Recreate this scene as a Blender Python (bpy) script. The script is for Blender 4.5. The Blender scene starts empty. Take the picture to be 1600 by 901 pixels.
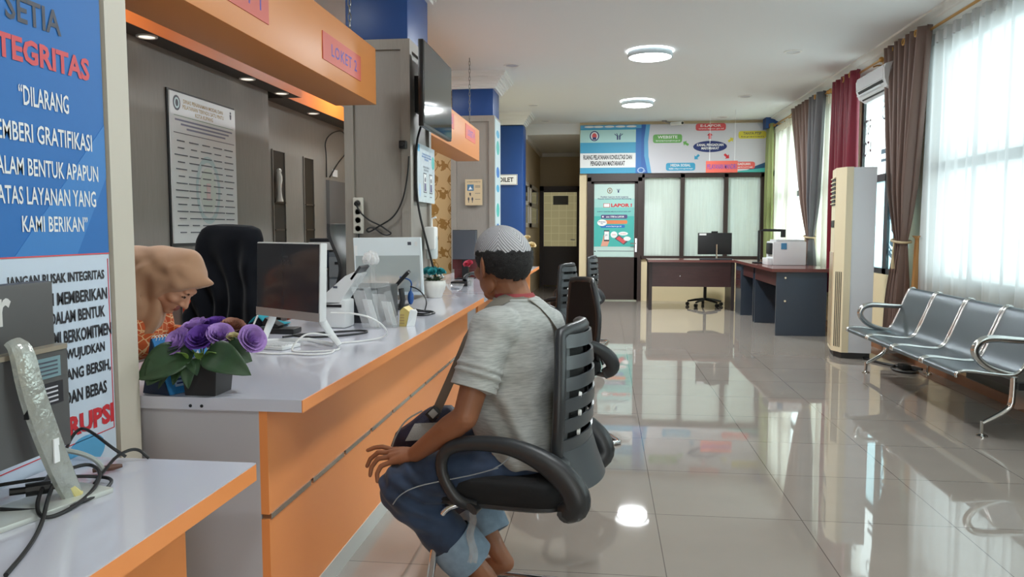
import bpy, bmesh, math, random
from mathutils import Vector, Matrix, Quaternion
random.seed(7)
PI = math.pi
SC = bpy.context.scene
COL = SC.collection

# ------------------------------------------------------------------ camera
cd = bpy.data.cameras.new('camera'); cam = bpy.data.objects.new('camera', cd); COL.objects.link(cam)
cam.location = (0, 0, 1.28)
cam.rotation_euler = (math.radians(90 - 4.4001), 0, math.radians(6.8428))
cd.sensor_width = 36; cd.lens = 27.0; cd.clip_start = .05; cd.clip_end = 200
SC.camera = cam
# ------------------------------------------------------------------ view
SC.view_settings.view_transform = 'Standard'; SC.view_settings.look = 'None'
SC.view_settings.gamma = 1; SC.view_settings.use_curve_mapping = False
SC.view_settings.exposure = 0.32
SC.cycles.max_bounces = 10; SC.cycles.diffuse_bounces = 5; SC.cycles.glossy_bounces = 4
SC.cycles.transmission_bounces = 12; SC.cycles.transparent_max_bounces = 48
SC.cycles.sample_clamp_indirect = 6; SC.cycles.caustics_reflective = False; SC.cycles.caustics_refractive = False
SC.cycles.use_denoising = True
# ------------------------------------------------------------------ overcast sky
SKY = 4.3
wd = bpy.data.worlds.new('overcast_sky'); SC.world = wd; wd.use_nodes = True
nt = wd.node_tree; bg = nt.nodes['Background']
tc = nt.nodes.new('ShaderNodeTexCoord'); sx = nt.nodes.new('ShaderNodeSeparateXYZ')
rp = nt.nodes.new('ShaderNodeValToRGB')
rp.color_ramp.elements[0].position = .42; rp.color_ramp.elements[0].color = (.62, .66, .66, 1)
rp.color_ramp.elements[1].position = .62; rp.color_ramp.elements[1].color = (.93, 1.0, 1.0, 1)
mm = nt.nodes.new('ShaderNodeMath'); mm.operation = 'MULTIPLY_ADD'; mm.inputs[1].default_value = .5; mm.inputs[2].default_value = .5
nt.links.new(tc.outputs['Generated'], sx.inputs[0]); nt.links.new(sx.outputs['Z'], mm.inputs[0])
nt.links.new(mm.outputs[0], rp.inputs[0]); nt.links.new(rp.outputs[0], bg.inputs[0]); bg.inputs[1].default_value = SKY
# daylight portals in the window openings: they only guide sampling of the sky
def portal(name, loc, rot, sx_, sy_):
    l = bpy.data.lights.new(name, 'AREA'); l.shape = 'RECTANGLE'; l.size = sx_; l.size_y = sy_
    l.cycles.is_portal = True
    o = bpy.data.objects.new(name, l); o.location = loc; o.rotation_euler = rot; COL.objects.link(o); return o
WIN = [(1.2, 3.2), (3.6, 7.45), (7.95, 9.55), (10.1, 11.2), (11.85, 13.72), (14.4, 16.4)]   # openings along the right wall
WZ = (.80, 2.92)
for a, b in WIN:
    portal('window_daylight', (3.06, (a + b) / 2, sum(WZ) / 2), (0, PI / 2, 0), WZ[1] - WZ[0], b - a)
portal('entrance_daylight', (1.4, -3.3, 1.2), (PI / 2, 0, 0), 1.7, 2.3)

# ------------------------------------------------------------------ helpers
def lin(c):
    return tuple(((v / 255) / 12.92 if v / 255 <= .04045 else ((v / 255 + .055) / 1.055) ** 2.4) for v in c) + (1,)
MATS = {}
def mat(name, rgb, rough=.5, metal=0, spec=.5, noise=0, nscale=8, bump=0, bscale=200, coat=0, sheen=0, stretch=None, trans=0, emit=0, alpha=1):
    """principled material from an sRGB 0-255 colour; noise = +-fraction of value, bump = grain strength"""
    if name in MATS: return MATS[name]
    m = bpy.data.materials.new(name); m.use_nodes = True; t = m.node_tree; b = t.nodes['Principled BSDF']
    b.inputs['Base Color'].default_value = lin(rgb); b.inputs['Roughness'].default_value = rough
    b.inputs['Metallic'].default_value = metal; b.inputs['Specular IOR Level'].default_value = spec
    b.inputs['Coat Weight'].default_value = coat; b.inputs['Sheen Weight'].default_value = sheen
    b.inputs['Transmission Weight'].default_value = trans; b.inputs['Alpha'].default_value = alpha
    if emit:
        b.inputs['Emission Color'].default_value = lin(rgb); b.inputs['Emission Strength'].default_value = emit
    if noise or bump:
        co = t.nodes.new('ShaderNodeTexCoord'); mp = t.nodes.new('ShaderNodeMapping')
        if stretch: mp.inputs['Scale'].default_value = stretch
        t.links.new(co.outputs['Object'], mp.inputs[0])
    if noise:
        n = t.nodes.new('ShaderNodeTexNoise'); n.inputs['Scale'].default_value = nscale; n.inputs['Detail'].default_value = 5
        t.links.new(mp.outputs[0], n.inputs['Vector'])
        r = t.nodes.new('ShaderNodeMapRange'); r.inputs[1].default_value = .25; r.inputs[2].default_value = .75
        r.inputs[3].default_value = 1 - noise; r.inputs[4].default_value = 1 + noise
        t.links.new(n.outputs['Fac'], r.inputs[0])
        v = t.nodes.new('ShaderNodeHueSaturation'); v.inputs['Color'].default_value = lin(rgb)
        t.links.new(r.outputs[0], v.inputs['Value']); t.links.new(v.outputs[0], b.inputs['Base Color'])
    if bump:
        n = t.nodes.new('ShaderNodeTexNoise'); n.inputs['Scale'].default_value = bscale; n.inputs['Detail'].default_value = 3
        t.links.new(mp.outputs[0], n.inputs['Vector'])
        bp = t.nodes.new('ShaderNodeBump'); bp.inputs['Strength'].default_value = bump; bp.inputs['Distance'].default_value = .01
        t.links.new(n.outputs['Fac'], bp.inputs['Height']); t.links.new(bp.outputs[0], b.inputs['Normal'])
    MATS[name] = m; return m

ROOT = {}          # object -> world matrix of its thing
def tag(o, label=None, cat=None, group=None, kind=None):
    if label: o['label'] = label
    if cat: o['category'] = cat
    if group: o['group'] = group
    if kind: o['kind'] = kind
    return o
def thing(name, label, cat, loc=(0, 0, 0), rz=0, group=None):
    o = bpy.data.objects.new(name, None); COL.objects.link(o); o.location = loc; o.rotation_euler = (0, 0, rz)
    o.empty_display_size = .1
    ROOT[o] = Matrix.Translation(loc) @ Matrix.Rotation(rz, 4, 'Z')
    return tag(o, label, cat, group)
def children(o): return [c for c in bpy.data.objects if c.parent == o]
def copy_tree(o, kids, parent=None):
    c = o.copy(); COL.objects.link(c)
    if parent: c.parent = parent
    for k in kids.get(o, ()): copy_tree(k, kids, c)
    return c
def kid_map():
    d = {}
    for c in bpy.data.objects:
        if c.parent: d.setdefault(c.parent, []).append(c)
    return d

class MB:
    def __init__(s): s.bm = bmesh.new()
    def add(s, verts, faces, M=None):
        vs = [s.bm.verts.new(M @ Vector(v) if M else Vector(v)) for v in verts]
        for f in faces:
            try: s.bm.faces.new([vs[i] for i in f])
            except ValueError: pass
        return vs
    def box(s, x0, x1, y0, y1, z0, z1, M=None, bev=0):
        if bev:
            t = bmesh.new(); bmesh.ops.create_cube(t, size=1)
            for v in t.verts: v.co = Vector(((x0 + x1) / 2 + v.co.x * (x1 - x0), (y0 + y1) / 2 + v.co.y * (y1 - y0), (z0 + z1) / 2 + v.co.z * (z1 - z0)))
            bmesh.ops.bevel(t, geom=list(t.edges), offset=bev, segments=2, affect='EDGES', profile=.6)
            s.merge(t, M); t.free(); return s
        v = [(x0, y0, z0), (x1, y0, z0), (x1, y1, z0), (x0, y1, z0), (x0, y0, z1), (x1, y0, z1), (x1, y1, z1), (x0, y1, z1)]
        s.add(v, [(0, 3, 2, 1), (4, 5, 6, 7), (0, 1, 5, 4), (1, 2, 6, 5), (2, 3, 7, 6), (3, 0, 4, 7)], M); return s
    def merge(s, t, M=None):
        mp = {}
        for v in t.verts: mp[v] = s.bm.verts.new(M @ v.co if M else v.co)
        for f in t.faces:
            try: s.bm.faces.new([mp[v] for v in f.verts])
            except ValueError: pass
    def merge_mesh(s, me, M=None):
        vs = [s.bm.verts.new(M @ v.co if M else v.co) for v in me.vertices]
        for p in me.polygons:
            try: s.bm.faces.new([vs[i] for i in p.vertices])
            except ValueError: pass
    def cyl(s, p0, p1, r0, r1=None, seg=16, M=None, cap=True):
        r1 = r0 if r1 is None else r1; p0, p1 = Vector(p0), Vector(p1); d = (p1 - p0).normalized()
        a = d.orthogonal().normalized(); b = d.cross(a)
        vs = []
        for p, r in ((p0, r0), (p1, r1)):
            for k in range(seg):
                t = 2 * PI * k / seg; vs.append(p + a * (r * math.cos(t)) + b * (r * math.sin(t)))
        fs = [(k, (k + 1) % seg, seg + (k + 1) % seg, seg + k) for k in range(seg)]
        if cap: fs += [tuple(range(seg))[::-1], tuple(range(seg, 2 * seg))]
        s.add(vs, fs, M); return s
    def tube(s, pts, r, seg=8, closed=False, M=None, sy=1.0, up=None, smooth=0):
        """sweep of a round (or flattened: sy) section along a polyline; r a number or a list"""
        pts = [Vector(p) for p in pts]
        rs = list(r) if isinstance(r, (list, tuple)) else [r] * len(pts)
        for _ in range(smooth):
            q, rr, n = [], [], len(pts)
            rng = range(n) if closed else range(n - 1)
            if not closed: q.append(pts[0]); rr.append(rs[0])
            for i in rng:
                a, b = pts[i], pts[(i + 1) % n]; ra, rb = rs[i], rs[(i + 1) % n]
                q += [a * .75 + b * .25, a * .25 + b * .75]; rr += [ra * .75 + rb * .25, ra * .25 + rb * .75]
            if not closed: q.append(pts[-1]); rr.append(rs[-1])
            pts, rs = q, rr
        n = len(pts); rings = []
        d0 = (pts[1] - pts[0]).normalized(); nrm = (Vector(up) if up else d0.orthogonal()); nrm = (nrm - d0 * nrm.dot(d0)).normalized()
        for i, p in enumerate(pts):
            if closed: d = (pts[(i + 1) % n] - pts[i - 1]).normalized()
            else: d = (pts[min(i + 1, n - 1)] - pts[max(i - 1, 0)]).normalized()
            if up: nrm = Vector(up)
            nrm = nrm - d * nrm.dot(d)
            nrm = nrm.normalized() if nrm.length > 1e-6 else d.orthogonal().normalized()
            bi = d.cross(nrm)
            rings.append([p + nrm * (rs[i] * math.cos(2 * PI * k / seg)) + bi * (rs[i] * sy * math.sin(2 * PI * k / seg)) for k in range(seg)])
        s.rings(rings, closed, M); return s
    def rings(s, rings, closed=False, M=None, cap=True):
        seg = len(rings[0]); vs = [v for r in rings for v in r]; n = len(rings); fs = []
        for i in range(n if closed else n - 1):
            for k in range(seg):
                a, b = i * seg, ((i + 1) % n) * seg
                fs.append((a + k, a + (k + 1) % seg, b + (k + 1) % seg, b + k))
        if not closed and cap: fs += [tuple(range(seg))[::-1], tuple(range((n - 1) * seg, n * seg))]
        s.add(vs, fs, M); return s
    def lathe(s, prof, c=(0, 0, 0), seg=24, M=None, fn=None):
        c = Vector(c); rings = []
        for r, z in prof:
            rings.append([c + Vector(((fn(t, z) if fn else 1) * max(r, 1e-4) * math.cos(t), (fn(t, z) if fn else 1) * max(r, 1e-4) * math.sin(t), z)) for t in [2 * PI * k / seg for k in range(seg)]])
        s.rings(rings, False, M); return s
    def sph(s, c, r, seg=16, M=None, R=None):
        r = (r, r, r) if not isinstance(r, (tuple, list)) else r
        t = bmesh.new(); bmesh.ops.create_uvsphere(t, u_segments=seg, v_segments=max(6, seg // 2), radius=1)
        for v in t.verts:
            p = Vector((v.co.x * r[0], v.co.y * r[1], v.co.z * r[2]))
            if R is not None: p = R @ p
            v.co = p + Vector(c)
        s.merge(t, M); t.free(); return s
    def prism(s, poly, z0, z1, M=None):
        n = len(poly)
        vs = [(x, y, z0) for x, y in poly] + [(x, y, z1) for x, y in poly]
        s.add(vs, [tuple(range(n))[::-1], tuple(range(n, 2 * n))] + [(k, (k + 1) % n, n + (k + 1) % n, n + k) for k in range(n)], M); return s
    def grid(s, fn, nu, nv, M=None, thick=0):
        """fn(u,v)->point; with thick a closed slab offset along the normal"""
        P = [[Vector(fn(i / nu, j / nv)) for j in range(nv + 1)] for i in range(nu + 1)]
        vs = [p for row in P for p in row]; w = nv + 1
        fs = [(i * w + j, (i + 1) * w + j, (i + 1) * w + j + 1, i * w + j + 1) for i in range(nu) for j in range(nv)]
        if thick:
            N = []
            for i in range(nu + 1):
                for j in range(nv + 1):
                    a = P[min(i + 1, nu)][j] - P[max(i - 1, 0)][j]; b = P[i][min(j + 1, nv)] - P[i][max(j - 1, 0)]
                    N.append(a.cross(b).normalized())
            m = len(vs); vs = vs + [vs[k] - N[k] * thick for k in range(m)]
            fs += [tuple(m + k for k in f[::-1]) for f in fs]
            edge = [i * w for i in range(nu + 1)] + [nu * w + j for j in range(1, w)] + [i * w + nv for i in range(nu - 1, -1, -1)] + [j for j in range(nv - 1, 0, -1)]
            for k in range(len(edge)):
                a, b = edge[k], edge[(k + 1) % len(edge)]; fs.append((b, a, m + a, m + b))
        s.add(vs, fs, M); return s
    def build(s, name, m, parent=None, label=None, world=False, flat=False, ang=35, sub=0):
        if world and parent is not None:
            s.bm.transform(ROOT[parent].inverted())
        bmesh.ops.recalc_face_normals(s.bm, faces=s.bm.faces) if len(s.bm.faces) < 60000 else None
        me = bpy.data.meshes.new(name); s.bm.to_mesh(me); s.bm.free()
        return link(name, me, m, parent, label, flat, ang, sub)
def link(name, me, m, parent=None, label=None, flat=False, ang=35, sub=0):
    me.materials.clear(); me.materials.append(m)
    if not flat:
        me.polygons.foreach_set('use_smooth', [True] * len(me.polygons)); me.set_sharp_from_angle(angle=math.radians(ang))
    o = bpy.data.objects.new(name, me); COL.objects.link(o)
    ROOT[o] = ROOT[parent] if parent is not None else Matrix.Identity(4)
    if parent is not None: o.parent = parent
    if label: o['label'] = label
    if sub:
        md = o.modifiers.new('sub', 'SUBSURF'); md.levels = sub; md.render_levels = sub
    return o
def struct(name, mb, m, **k): return tag(mb.build(name, m, **k), kind='structure')

def text_mesh(s, bold=0, spacing=1.0, align='CENTER', line=1.0):
    c = bpy.data.curves.new('t', 'FONT'); c.body = s; c.size = 1; c.offset = bold; c.resolution_u = 2
    c.align_x = align; c.space_character = spacing; c.space_line = line
    o = bpy.data.objects.new('t', c); me = bpy.data.meshes.new_from_object(o)
    bpy.data.objects.remove(o); bpy.data.curves.remove(c); return me
def frame(o, u, v):
    o, u, v = Vector(o), Vector(u).normalized(), Vector(v).normalized(); n = u.cross(v)
    return Matrix(((u.x, v.x, n.x, o.x), (u.y, v.y, n.y, o.y), (u.z, v.z, n.z, o.z), (0, 0, 0, 1)))
EX, EY, EZ = Vector((1, 0, 0)), Vector((0, 1, 0)), Vector((0, 0, 1))

class Panel:
    """a flat printed thing: sheet of real thickness with printed shapes and lettering as parts; coordinates 0..1, y up"""
    def __init__(s, parent, M, w, h, t, m, name='sheet', wave=None):
        s.M, s.w, s.h, s.t, s.parent = M, w, h, t, parent; s.acc = {}
        if m is not None:
            b = MB(); b.box(0, w, 0, h, 0, t, M); b.build(name, m, parent, world=True, flat=True)
    def _b(s, name, m): return s.acc.setdefault((name, m.name), (MB(), m))[0]
    def z(s, layer): return s.t + .0006 + .0009 * layer
    def poly(s, pts, m, layer=0, name='print'):
        solo = name in ('photo_paper', 'photo_frame', 'portrait', 'speech_bubble', 'chip', 'arrow', 'pill', 'picture')
        b = MB() if solo else s._b(name, m)
        b.prism([(x * s.w, y * s.h) for x, y in pts], s.t - .0003, s.z(layer), s.M)
        if solo: b.build(name, m, s.parent, world=True, flat=True)
    def rect(s, x0, y0, x1, y1, m, layer=0, name='print', r=0):
        if r:
            rx, ry = r, r * s.w / s.h; P = []
            for cx, cy, a in ((x1 - rx, y1 - ry, 0), (x0 + rx, y1 - ry, 90), (x0 + rx, y0 + ry, 180), (x1 - rx, y0 + ry, 270)):
                P += [(cx + rx * math.cos(math.radians(a + q)), cy + ry * math.sin(math.radians(a + q))) for q in (0, 30, 60, 90)]
            s.poly(P, m, layer, name)
        else: s.poly([(x0, y0), (x1, y0), (x1, y1), (x0, y1)], m, layer, name)
    def ell(s, cx, cy, rx, ry, m, layer=0, name='print', a0=0, a1=360, n=28):
        s.poly([(cx + rx * math.cos(math.radians(a0 + (a1 - a0) * k / n)), cy + ry * math.sin(math.radians(a0 + (a1 - a0) * k / n))) for k in range(n if a1 - a0 >= 360 else n + 1)], m, layer, name)
    def ring(s, cx, cy, rx, ry, th, m, layer=0, name='print', n=28):
        b = s._b(name, m)
        for k in range(n):
            a, c = 2 * PI * k / n, 2 * PI * (k + 1) / n
            q = [(cx + f * rx * math.cos(t), cy + f * ry * math.sin(t)) for f, t in ((1, a), (1, c), (1 - th, c), (1 - th, a))]
            b.prism([(x * s.w, y * s.h) for x, y in q], s.t - .0003, s.z(layer), s.M)
    def line(s, pts, wd, m, layer=0, name='print'):
        b = s._b(name, m)
        for (x0, y0), (x1, y1) in zip(pts, pts[1:]):
            p, q = Vector((x0 * s.w, y0 * s.h)), Vector((x1 * s.w, y1 * s.h)); d = (q - p).normalized() * wd / 2; nn = Vector((-d.y, d.x))
            b.prism([tuple(p + nn - d), tuple(p - nn - d), tuple(q - nn + d), tuple(q + nn + d)], s.t - .0003, s.z(layer), s.M)
    def text(s, txt, x0, y0, x1, y1, m, layer=1, bold=0, name='lettering', spacing=1.0, line=1.0, align='CENTER', shear=0):
        me = text_mesh(txt, bold, spacing, align, line)
        if not me.vertices: return
        xs = [v.co.x for v in me.vertices]; ys = [v.co.y for v in me.vertices]
        ax, bx, ay, by = min(xs), max(xs), min(ys), max(ys)
        kx = (x1 - x0) * s.w / max(bx - ax, 1e-6); ky = (y1 - y0) * s.h / max(by - ay, 1e-6)
        T = s.M @ Matrix.Translation((x0 * s.w, y0 * s.h, s.z(layer))) @ Matrix(((kx, shear * ky, 0, 0), (0, ky, 0, 0), (0, 0, 1, 0), (0, 0, 0, 1))) @ Matrix.Translation((-ax, -ay, 0))
        b = MB(); b.merge_mesh(me, T); bpy.data.meshes.remove(me); b.build(name, m, s.parent, world=True, flat=True)
    def done(s):
        for (name, _), (b, m) in s.acc.items(): b.build(name, m, s.parent, world=True, flat=True)

def remesh(mb, voxel, smooth=6, fac=.5, extra=None):
    """fuse overlapping closed shapes into one continuous surface"""
    me = bpy.data.meshes.new('tmp'); mb.bm.to_mesh(me); mb.bm.free()
    o = bpy.data.objects.new('tmp', me); COL.objects.link(o)
    r = o.modifiers.new('r', 'REMESH'); r.mode = 'VOXEL'; r.voxel_size = voxel
    if smooth:
        q = o.modifiers.new('s', 'SMOOTH'); q.iterations = smooth; q.factor = fac
    dg = bpy.context.evaluated_depsgraph_get(); ev = o.evaluated_get(dg)
    out = bpy.data.meshes.new_from_object(ev)
    bpy.data.objects.remove(o); bpy.data.meshes.remove(me)
    return out
def mesh_obj(name, me, m, parent=None, world=False, label=None, warp=None):
    if warp:
        n = len(me.vertices); co = [0.0] * (3 * n); no = [0.0] * (3 * n)
        me.vertices.foreach_get('co', co); me.vertices.foreach_get('normal', no)
        out = []
        for k in range(0, 3 * n, 3): out.extend(warp(Vector(co[k:k + 3]), Vector(no[k:k + 3])))
        me.vertices.foreach_set('co', out); me.update()
    if world and parent is not None: me.transform(ROOT[parent].inverted())
    return link(name, me, m, parent, label, ang=80)
def limb(mb, pts, rs, seg=14):
    """tapered chain of capsules"""
    for (a, ra), (b, rb) in zip(zip(pts, rs), zip(pts[1:], rs[1:])): mb.cyl(a, b, ra, rb, seg)
    for p, r in zip(pts, rs): mb.sph(p, r, 14)
def nz(p, s, seed=0):
    from mathutils import noise
    return noise.noise(Vector((p.x * s + seed, p.y * s + seed * 1.7, p.z * s)))
# ================================================================== materials of the room
m_ceil = mat('ceiling_paint', (232, 234, 234), .75)
m_cream = mat('cream_wall_paint', (222, 205, 168), .6)
m_hall = mat('hall_wall_paint', (196, 180, 150), .6)
m_taupe = mat('taupe_laminate', (152, 145, 136), .45, noise=.06, nscale=30, stretch=(6, 6, .4))
m_taupe_d = mat('taupe_laminate_panel', (146, 139, 131), .4, noise=.05, nscale=30, stretch=(6, 6, .4))
m_trimw = mat('pale_trim', (205, 198, 184), .45)
m_office = mat('office_wall_laminate', (136, 131, 124), .5, noise=.07, nscale=24, stretch=(4, 4, .3))
m_blue = mat('blue_pillar_paint', (24, 70, 136), .4)
m_white = mat('white_plaster', (235, 235, 232), .5)
m_orange = mat('orange_laminate', (250, 158, 92), .35)
m_header = mat('header_orange', (222, 142, 76), .4)
m_orange2 = mat('deep_orange_laminate', (234, 124, 52), .4)
m_lilac = mat('lilac_white_laminate', (206, 207, 218), .13, coat=.3)
m_panelw = mat('white_laminate', (196, 196, 202), .4)
m_darkbrown = mat('dark_brown_frame', (54, 40, 36), .4)
m_brownwood = mat('dark_mahogany', (72, 42, 42), .3, noise=.15, nscale=10, stretch=(.6, 8, 8))
m_black = mat('black_plastic', (22, 23, 25), .45)
m_gold = mat('brushed_gold', (205, 158, 92), .3, metal=.9)
m_chrome = mat('chrome', (215, 215, 218), .12, metal=1)
m_alu = mat('dark_window_frame', (60, 66, 68), .4)
m_brownt = mat('brown_skirting_tile', (150, 104, 74), .3)
m_lowpanel = mat('dark_low_panel', (52, 56, 54), .35)

# floor tiles
mf = bpy.data.materials.new('polished_floor_tile'); mf.use_nodes = True; t = mf.node_tree; b = t.nodes['Principled BSDF']
co = t.nodes.new('ShaderNodeTexCoord'); mp = t.nodes.new('ShaderNodeMapping'); mp.inputs['Location'].default_value = (-.24, -.245, 0)
br = t.nodes.new('ShaderNodeTexBrick'); br.offset = 0; br.inputs['Scale'].default_value = 1; br.inputs['Mortar Size'].default_value = .0022
br.inputs['Brick Width'].default_value = .637; br.inputs['Row Height'].default_value = .637; br.inputs['Mortar Smooth'].default_value = .1
br.inputs['Color1'].default_value = lin((152, 144, 136)); br.inputs['Color2'].default_value = lin((148, 140, 132)); br.inputs['Mortar'].default_value = lin((100, 94, 88))
ns = t.nodes.new('ShaderNodeTexNoise'); ns.inputs['Scale'].default_value = 3.5; ns.inputs['Detail'].default_value = 6
hs = t.nodes.new('ShaderNodeHueSaturation'); mr = t.nodes.new('ShaderNodeMapRange'); mr.inputs[3].default_value = .93; mr.inputs[4].default_value = 1.07
t.links.new(co.outputs['Object'], mp.inputs[0]); t.links.new(mp.outputs[0], br.inputs['Vector']); t.links.new(co.outputs['Object'], ns.inputs['Vector'])
t.links.new(ns.outputs['Fac'], mr.inputs[0]); t.links.new(mr.outputs[0], hs.inputs['Value']); t.links.new(br.outputs['Color'], hs.inputs['Color'])
t.links.new(hs.outputs[0], b.inputs['Base Color']); b.inputs['Roughness'].default_value = .03; b.inputs['Specular IOR Level'].default_value = .75

def wallpaper():
    m = bpy.data.materials.new('damask_wallpaper'); m.use_nodes = True; t = m.node_tree; b = t.nodes['Principled BSDF']; b.inputs['Roughness'].default_value = .55
    co = t.nodes.new('ShaderNodeTexCoord'); sp = t.nodes.new('ShaderNodeSeparateXYZ'); t.links.new(co.outputs['Object'], sp.inputs[0])
    def M(op, a, b_=None, c=None):
        n = t.nodes.new('ShaderNodeMath'); n.operation = op
        for i, v in enumerate((a, b_, c)):
            if v is None: continue
            if isinstance(v, (int, float)): n.inputs[i].default_value = v
            else: t.links.new(v, n.inputs[i])
        return n.outputs[0]
    u = M('DIVIDE', sp.outputs['X'], .25); v = M('DIVIDE', sp.outputs['Z'], .36)
    sn = M('MULTIPLY', M('SINE', M('MULTIPLY', v, 2 * PI)), .24)
    def dist(e): return M('ABSOLUTE', M('SUBTRACT', M('FRACT', e), .5))
    l1 = M('LESS_THAN', dist(M('ADD', u, sn)), .022); l2 = M('LESS_THAN', dist(M('SUBTRACT', u, sn)), .022)
    ns = t.nodes.new('ShaderNodeTexNoise'); ns.inputs['Scale'].default_value = 22; ns.inputs['Detail'].default_value = 1; t.links.new(co.outputs['Object'], ns.inputs['Vector'])
    def blob(du, dv):
        a = M('POWER', M('MULTIPLY', dist(M('ADD', u, du)), 1.0), 2); c = M('POWER', M('MULTIPLY', dist(M('ADD', v, dv)), 1.25), 2)
        d = M('SQRT', M('ADD', a, c)); d = M('ADD', d, M('MULTIPLY', M('SUBTRACT', ns.outputs['Fac'], .5), .7))
        return M('LESS_THAN', d, .20)
    f = M('MAXIMUM', M('MAXIMUM', l1, l2), M('MAXIMUM', blob(0, .25), blob(.5, .75)))
    mx = t.nodes.new('ShaderNodeMix'); mx.data_type = 'RGBA'; mx.inputs['A'].default_value = lin((214, 180, 128)); mx.inputs['B'].default_value = lin((160, 116, 52))
    t.links.new(f, mx.inputs['Factor']); t.links.new(mx.outputs['Result'], b.inputs['Base Color']); return m

def film(name, rgb, clear, tr=.6, streak=0):
    """glass with a pale film: part clear, part translucent"""
    m = bpy.data.materials.new(name); m.use_nodes = True; t = m.node_tree; t.nodes.remove(t.nodes['Principled BSDF']); out = t.nodes['Material Output']
    tp = t.nodes.new('ShaderNodeBsdfTransparent'); tl = t.nodes.new('ShaderNodeBsdfTranslucent'); df = t.nodes.new('ShaderNodeBsdfDiffuse'); gl = t.nodes.new('ShaderNodeBsdfGlossy')
    for n in (tp, tl, df): n.inputs[0].default_value = lin(rgb)
    gl.inputs['Roughness'].default_value = .03
    a = t.nodes.new('ShaderNodeMixShader'); a.inputs[0].default_value = tr; t.links.new(df.outputs[0], a.inputs[1]); t.links.new(tl.outputs[0], a.inputs[2])
    c = t.nodes.new('ShaderNodeMixShader'); c.inputs[0].default_value = clear; t.links.new(a.outputs[0], c.inputs[1]); t.links.new(tp.outputs[0], c.inputs[2])
    if streak:
        co = t.nodes.new('ShaderNodeTexCoord'); mp = t.nodes.new('ShaderNodeMapping'); mp.inputs['Scale'].default_value = (14, 14, .5)
        ns = t.nodes.new('ShaderNodeTexNoise'); ns.inputs['Scale'].default_value = 3; ns.inputs['Detail'].default_value = 4
        t.links.new(co.outputs['Object'], mp.inputs[0]); t.links.new(mp.outputs[0], ns.inputs['Vector'])
        mr = t.nodes.new('ShaderNodeMapRange'); mr.inputs[1].default_value = .3; mr.inputs[2].default_value = .7; mr.inputs[3].default_value = max(0, clear - streak); mr.inputs[4].default_value = clear + streak
        t.links.new(ns.outputs['Fac'], mr.inputs[0]); t.links.new(mr.outputs[0], c.inputs[0])
    g = t.nodes.new('ShaderNodeMixShader'); lw = t.nodes.new('ShaderNodeLayerWeight'); pw_ = t.nodes.new('ShaderNodeMath'); pw_.operation = 'POWER'; pw_.inputs[1].default_value = 5; ma = t.nodes.new('ShaderNodeMath'); ma.operation = 'MULTIPLY_ADD'; ma.inputs[1].default_value = .6; ma.inputs[2].default_value = .035
    t.links.new(lw.outputs['Facing'], pw_.inputs[0]); t.links.new(pw_.outputs[0], ma.inputs[0]); t.links.new(ma.outputs[0], g.inputs[0]); t.links.new(c.outputs[0], g.inputs[1]); t.links.new(gl.outputs[0], g.inputs[2])
    t.links.new(g.outputs[0], out.inputs[0]); return m
def sheer_mat(name, rgb, clear):
    m = bpy.data.materials.new(name); m.use_nodes = True; t = m.node_tree; t.nodes.remove(t.nodes['Principled BSDF']); out = t.nodes['Material Output']
    tp = t.nodes.new('ShaderNodeBsdfTransparent'); tl = t.nodes.new('ShaderNodeBsdfTranslucent'); df = t.nodes.new('ShaderNodeBsdfDiffuse')
    for n in (tl, df): n.inputs[0].default_value = lin(rgb)
    a = t.nodes.new('ShaderNodeMixShader'); a.inputs[0].default_value = .55; t.links.new(df.outputs[0], a.inputs[1]); t.links.new(tl.outputs[0], a.inputs[2])
    c = t.nodes.new('ShaderNodeMixShader'); lw = t.nodes.new('ShaderNodeLayerWeight'); lw.inputs[0].default_value = .5; mr = t.nodes.new('ShaderNodeMapRange'); mr.inputs[1].default_value = .15; mr.inputs[2].default_value = .75; mr.inputs[3].default_value = clear; mr.inputs[4].default_value = 0; t.links.new(lw.outputs['Facing'], mr.inputs[0]); t.links.new(mr.outputs[0], c.inputs[0]); t.links.new(a.outputs[0], c.inputs[1]); t.links.new(tp.outputs[0], c.inputs[2])
    t.links.new(c.outputs[0], out.inputs[0]); return m
def cloth_mat(name, rgb, tr=.25, rough=.7):
    m = bpy.data.materials.new(name); m.use_nodes = True; t = m.node_tree; b = t.nodes['Principled BSDF']; out = t.nodes['Material Output']
    b.inputs['Base Color'].default_value = lin(rgb); b.inputs['Roughness'].default_value = rough; b.inputs['Sheen Weight'].default_value = .2
    tl = t.nodes.new('ShaderNodeBsdfTranslucent'); tl.inputs[0].default_value = lin(rgb)
    a = t.nodes.new('ShaderNodeMixShader'); a.inputs[0].default_value = tr; t.links.new(b.outputs[0], a.inputs[1]); t.links.new(tl.outputs[0], a.inputs[2]); t.links.new(a.outputs[0], out.inputs[0]); return m

# ================================================================== room shell
struct('floor', MB().box(-3.5, 3.2, -3.4, 17.7, -.12, 0), mf, flat=True)
struct('ceiling', MB().box(-3.5, 3.2, -3.4, 13.98, 3.17, 3.3), m_ceil, flat=True)
struct('ceiling_hall', MB().box(-1.6, 3.2, 13.98, 17.7, 2.98, 3.3), m_ceil, flat=True)
CZ = 3.17
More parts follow.
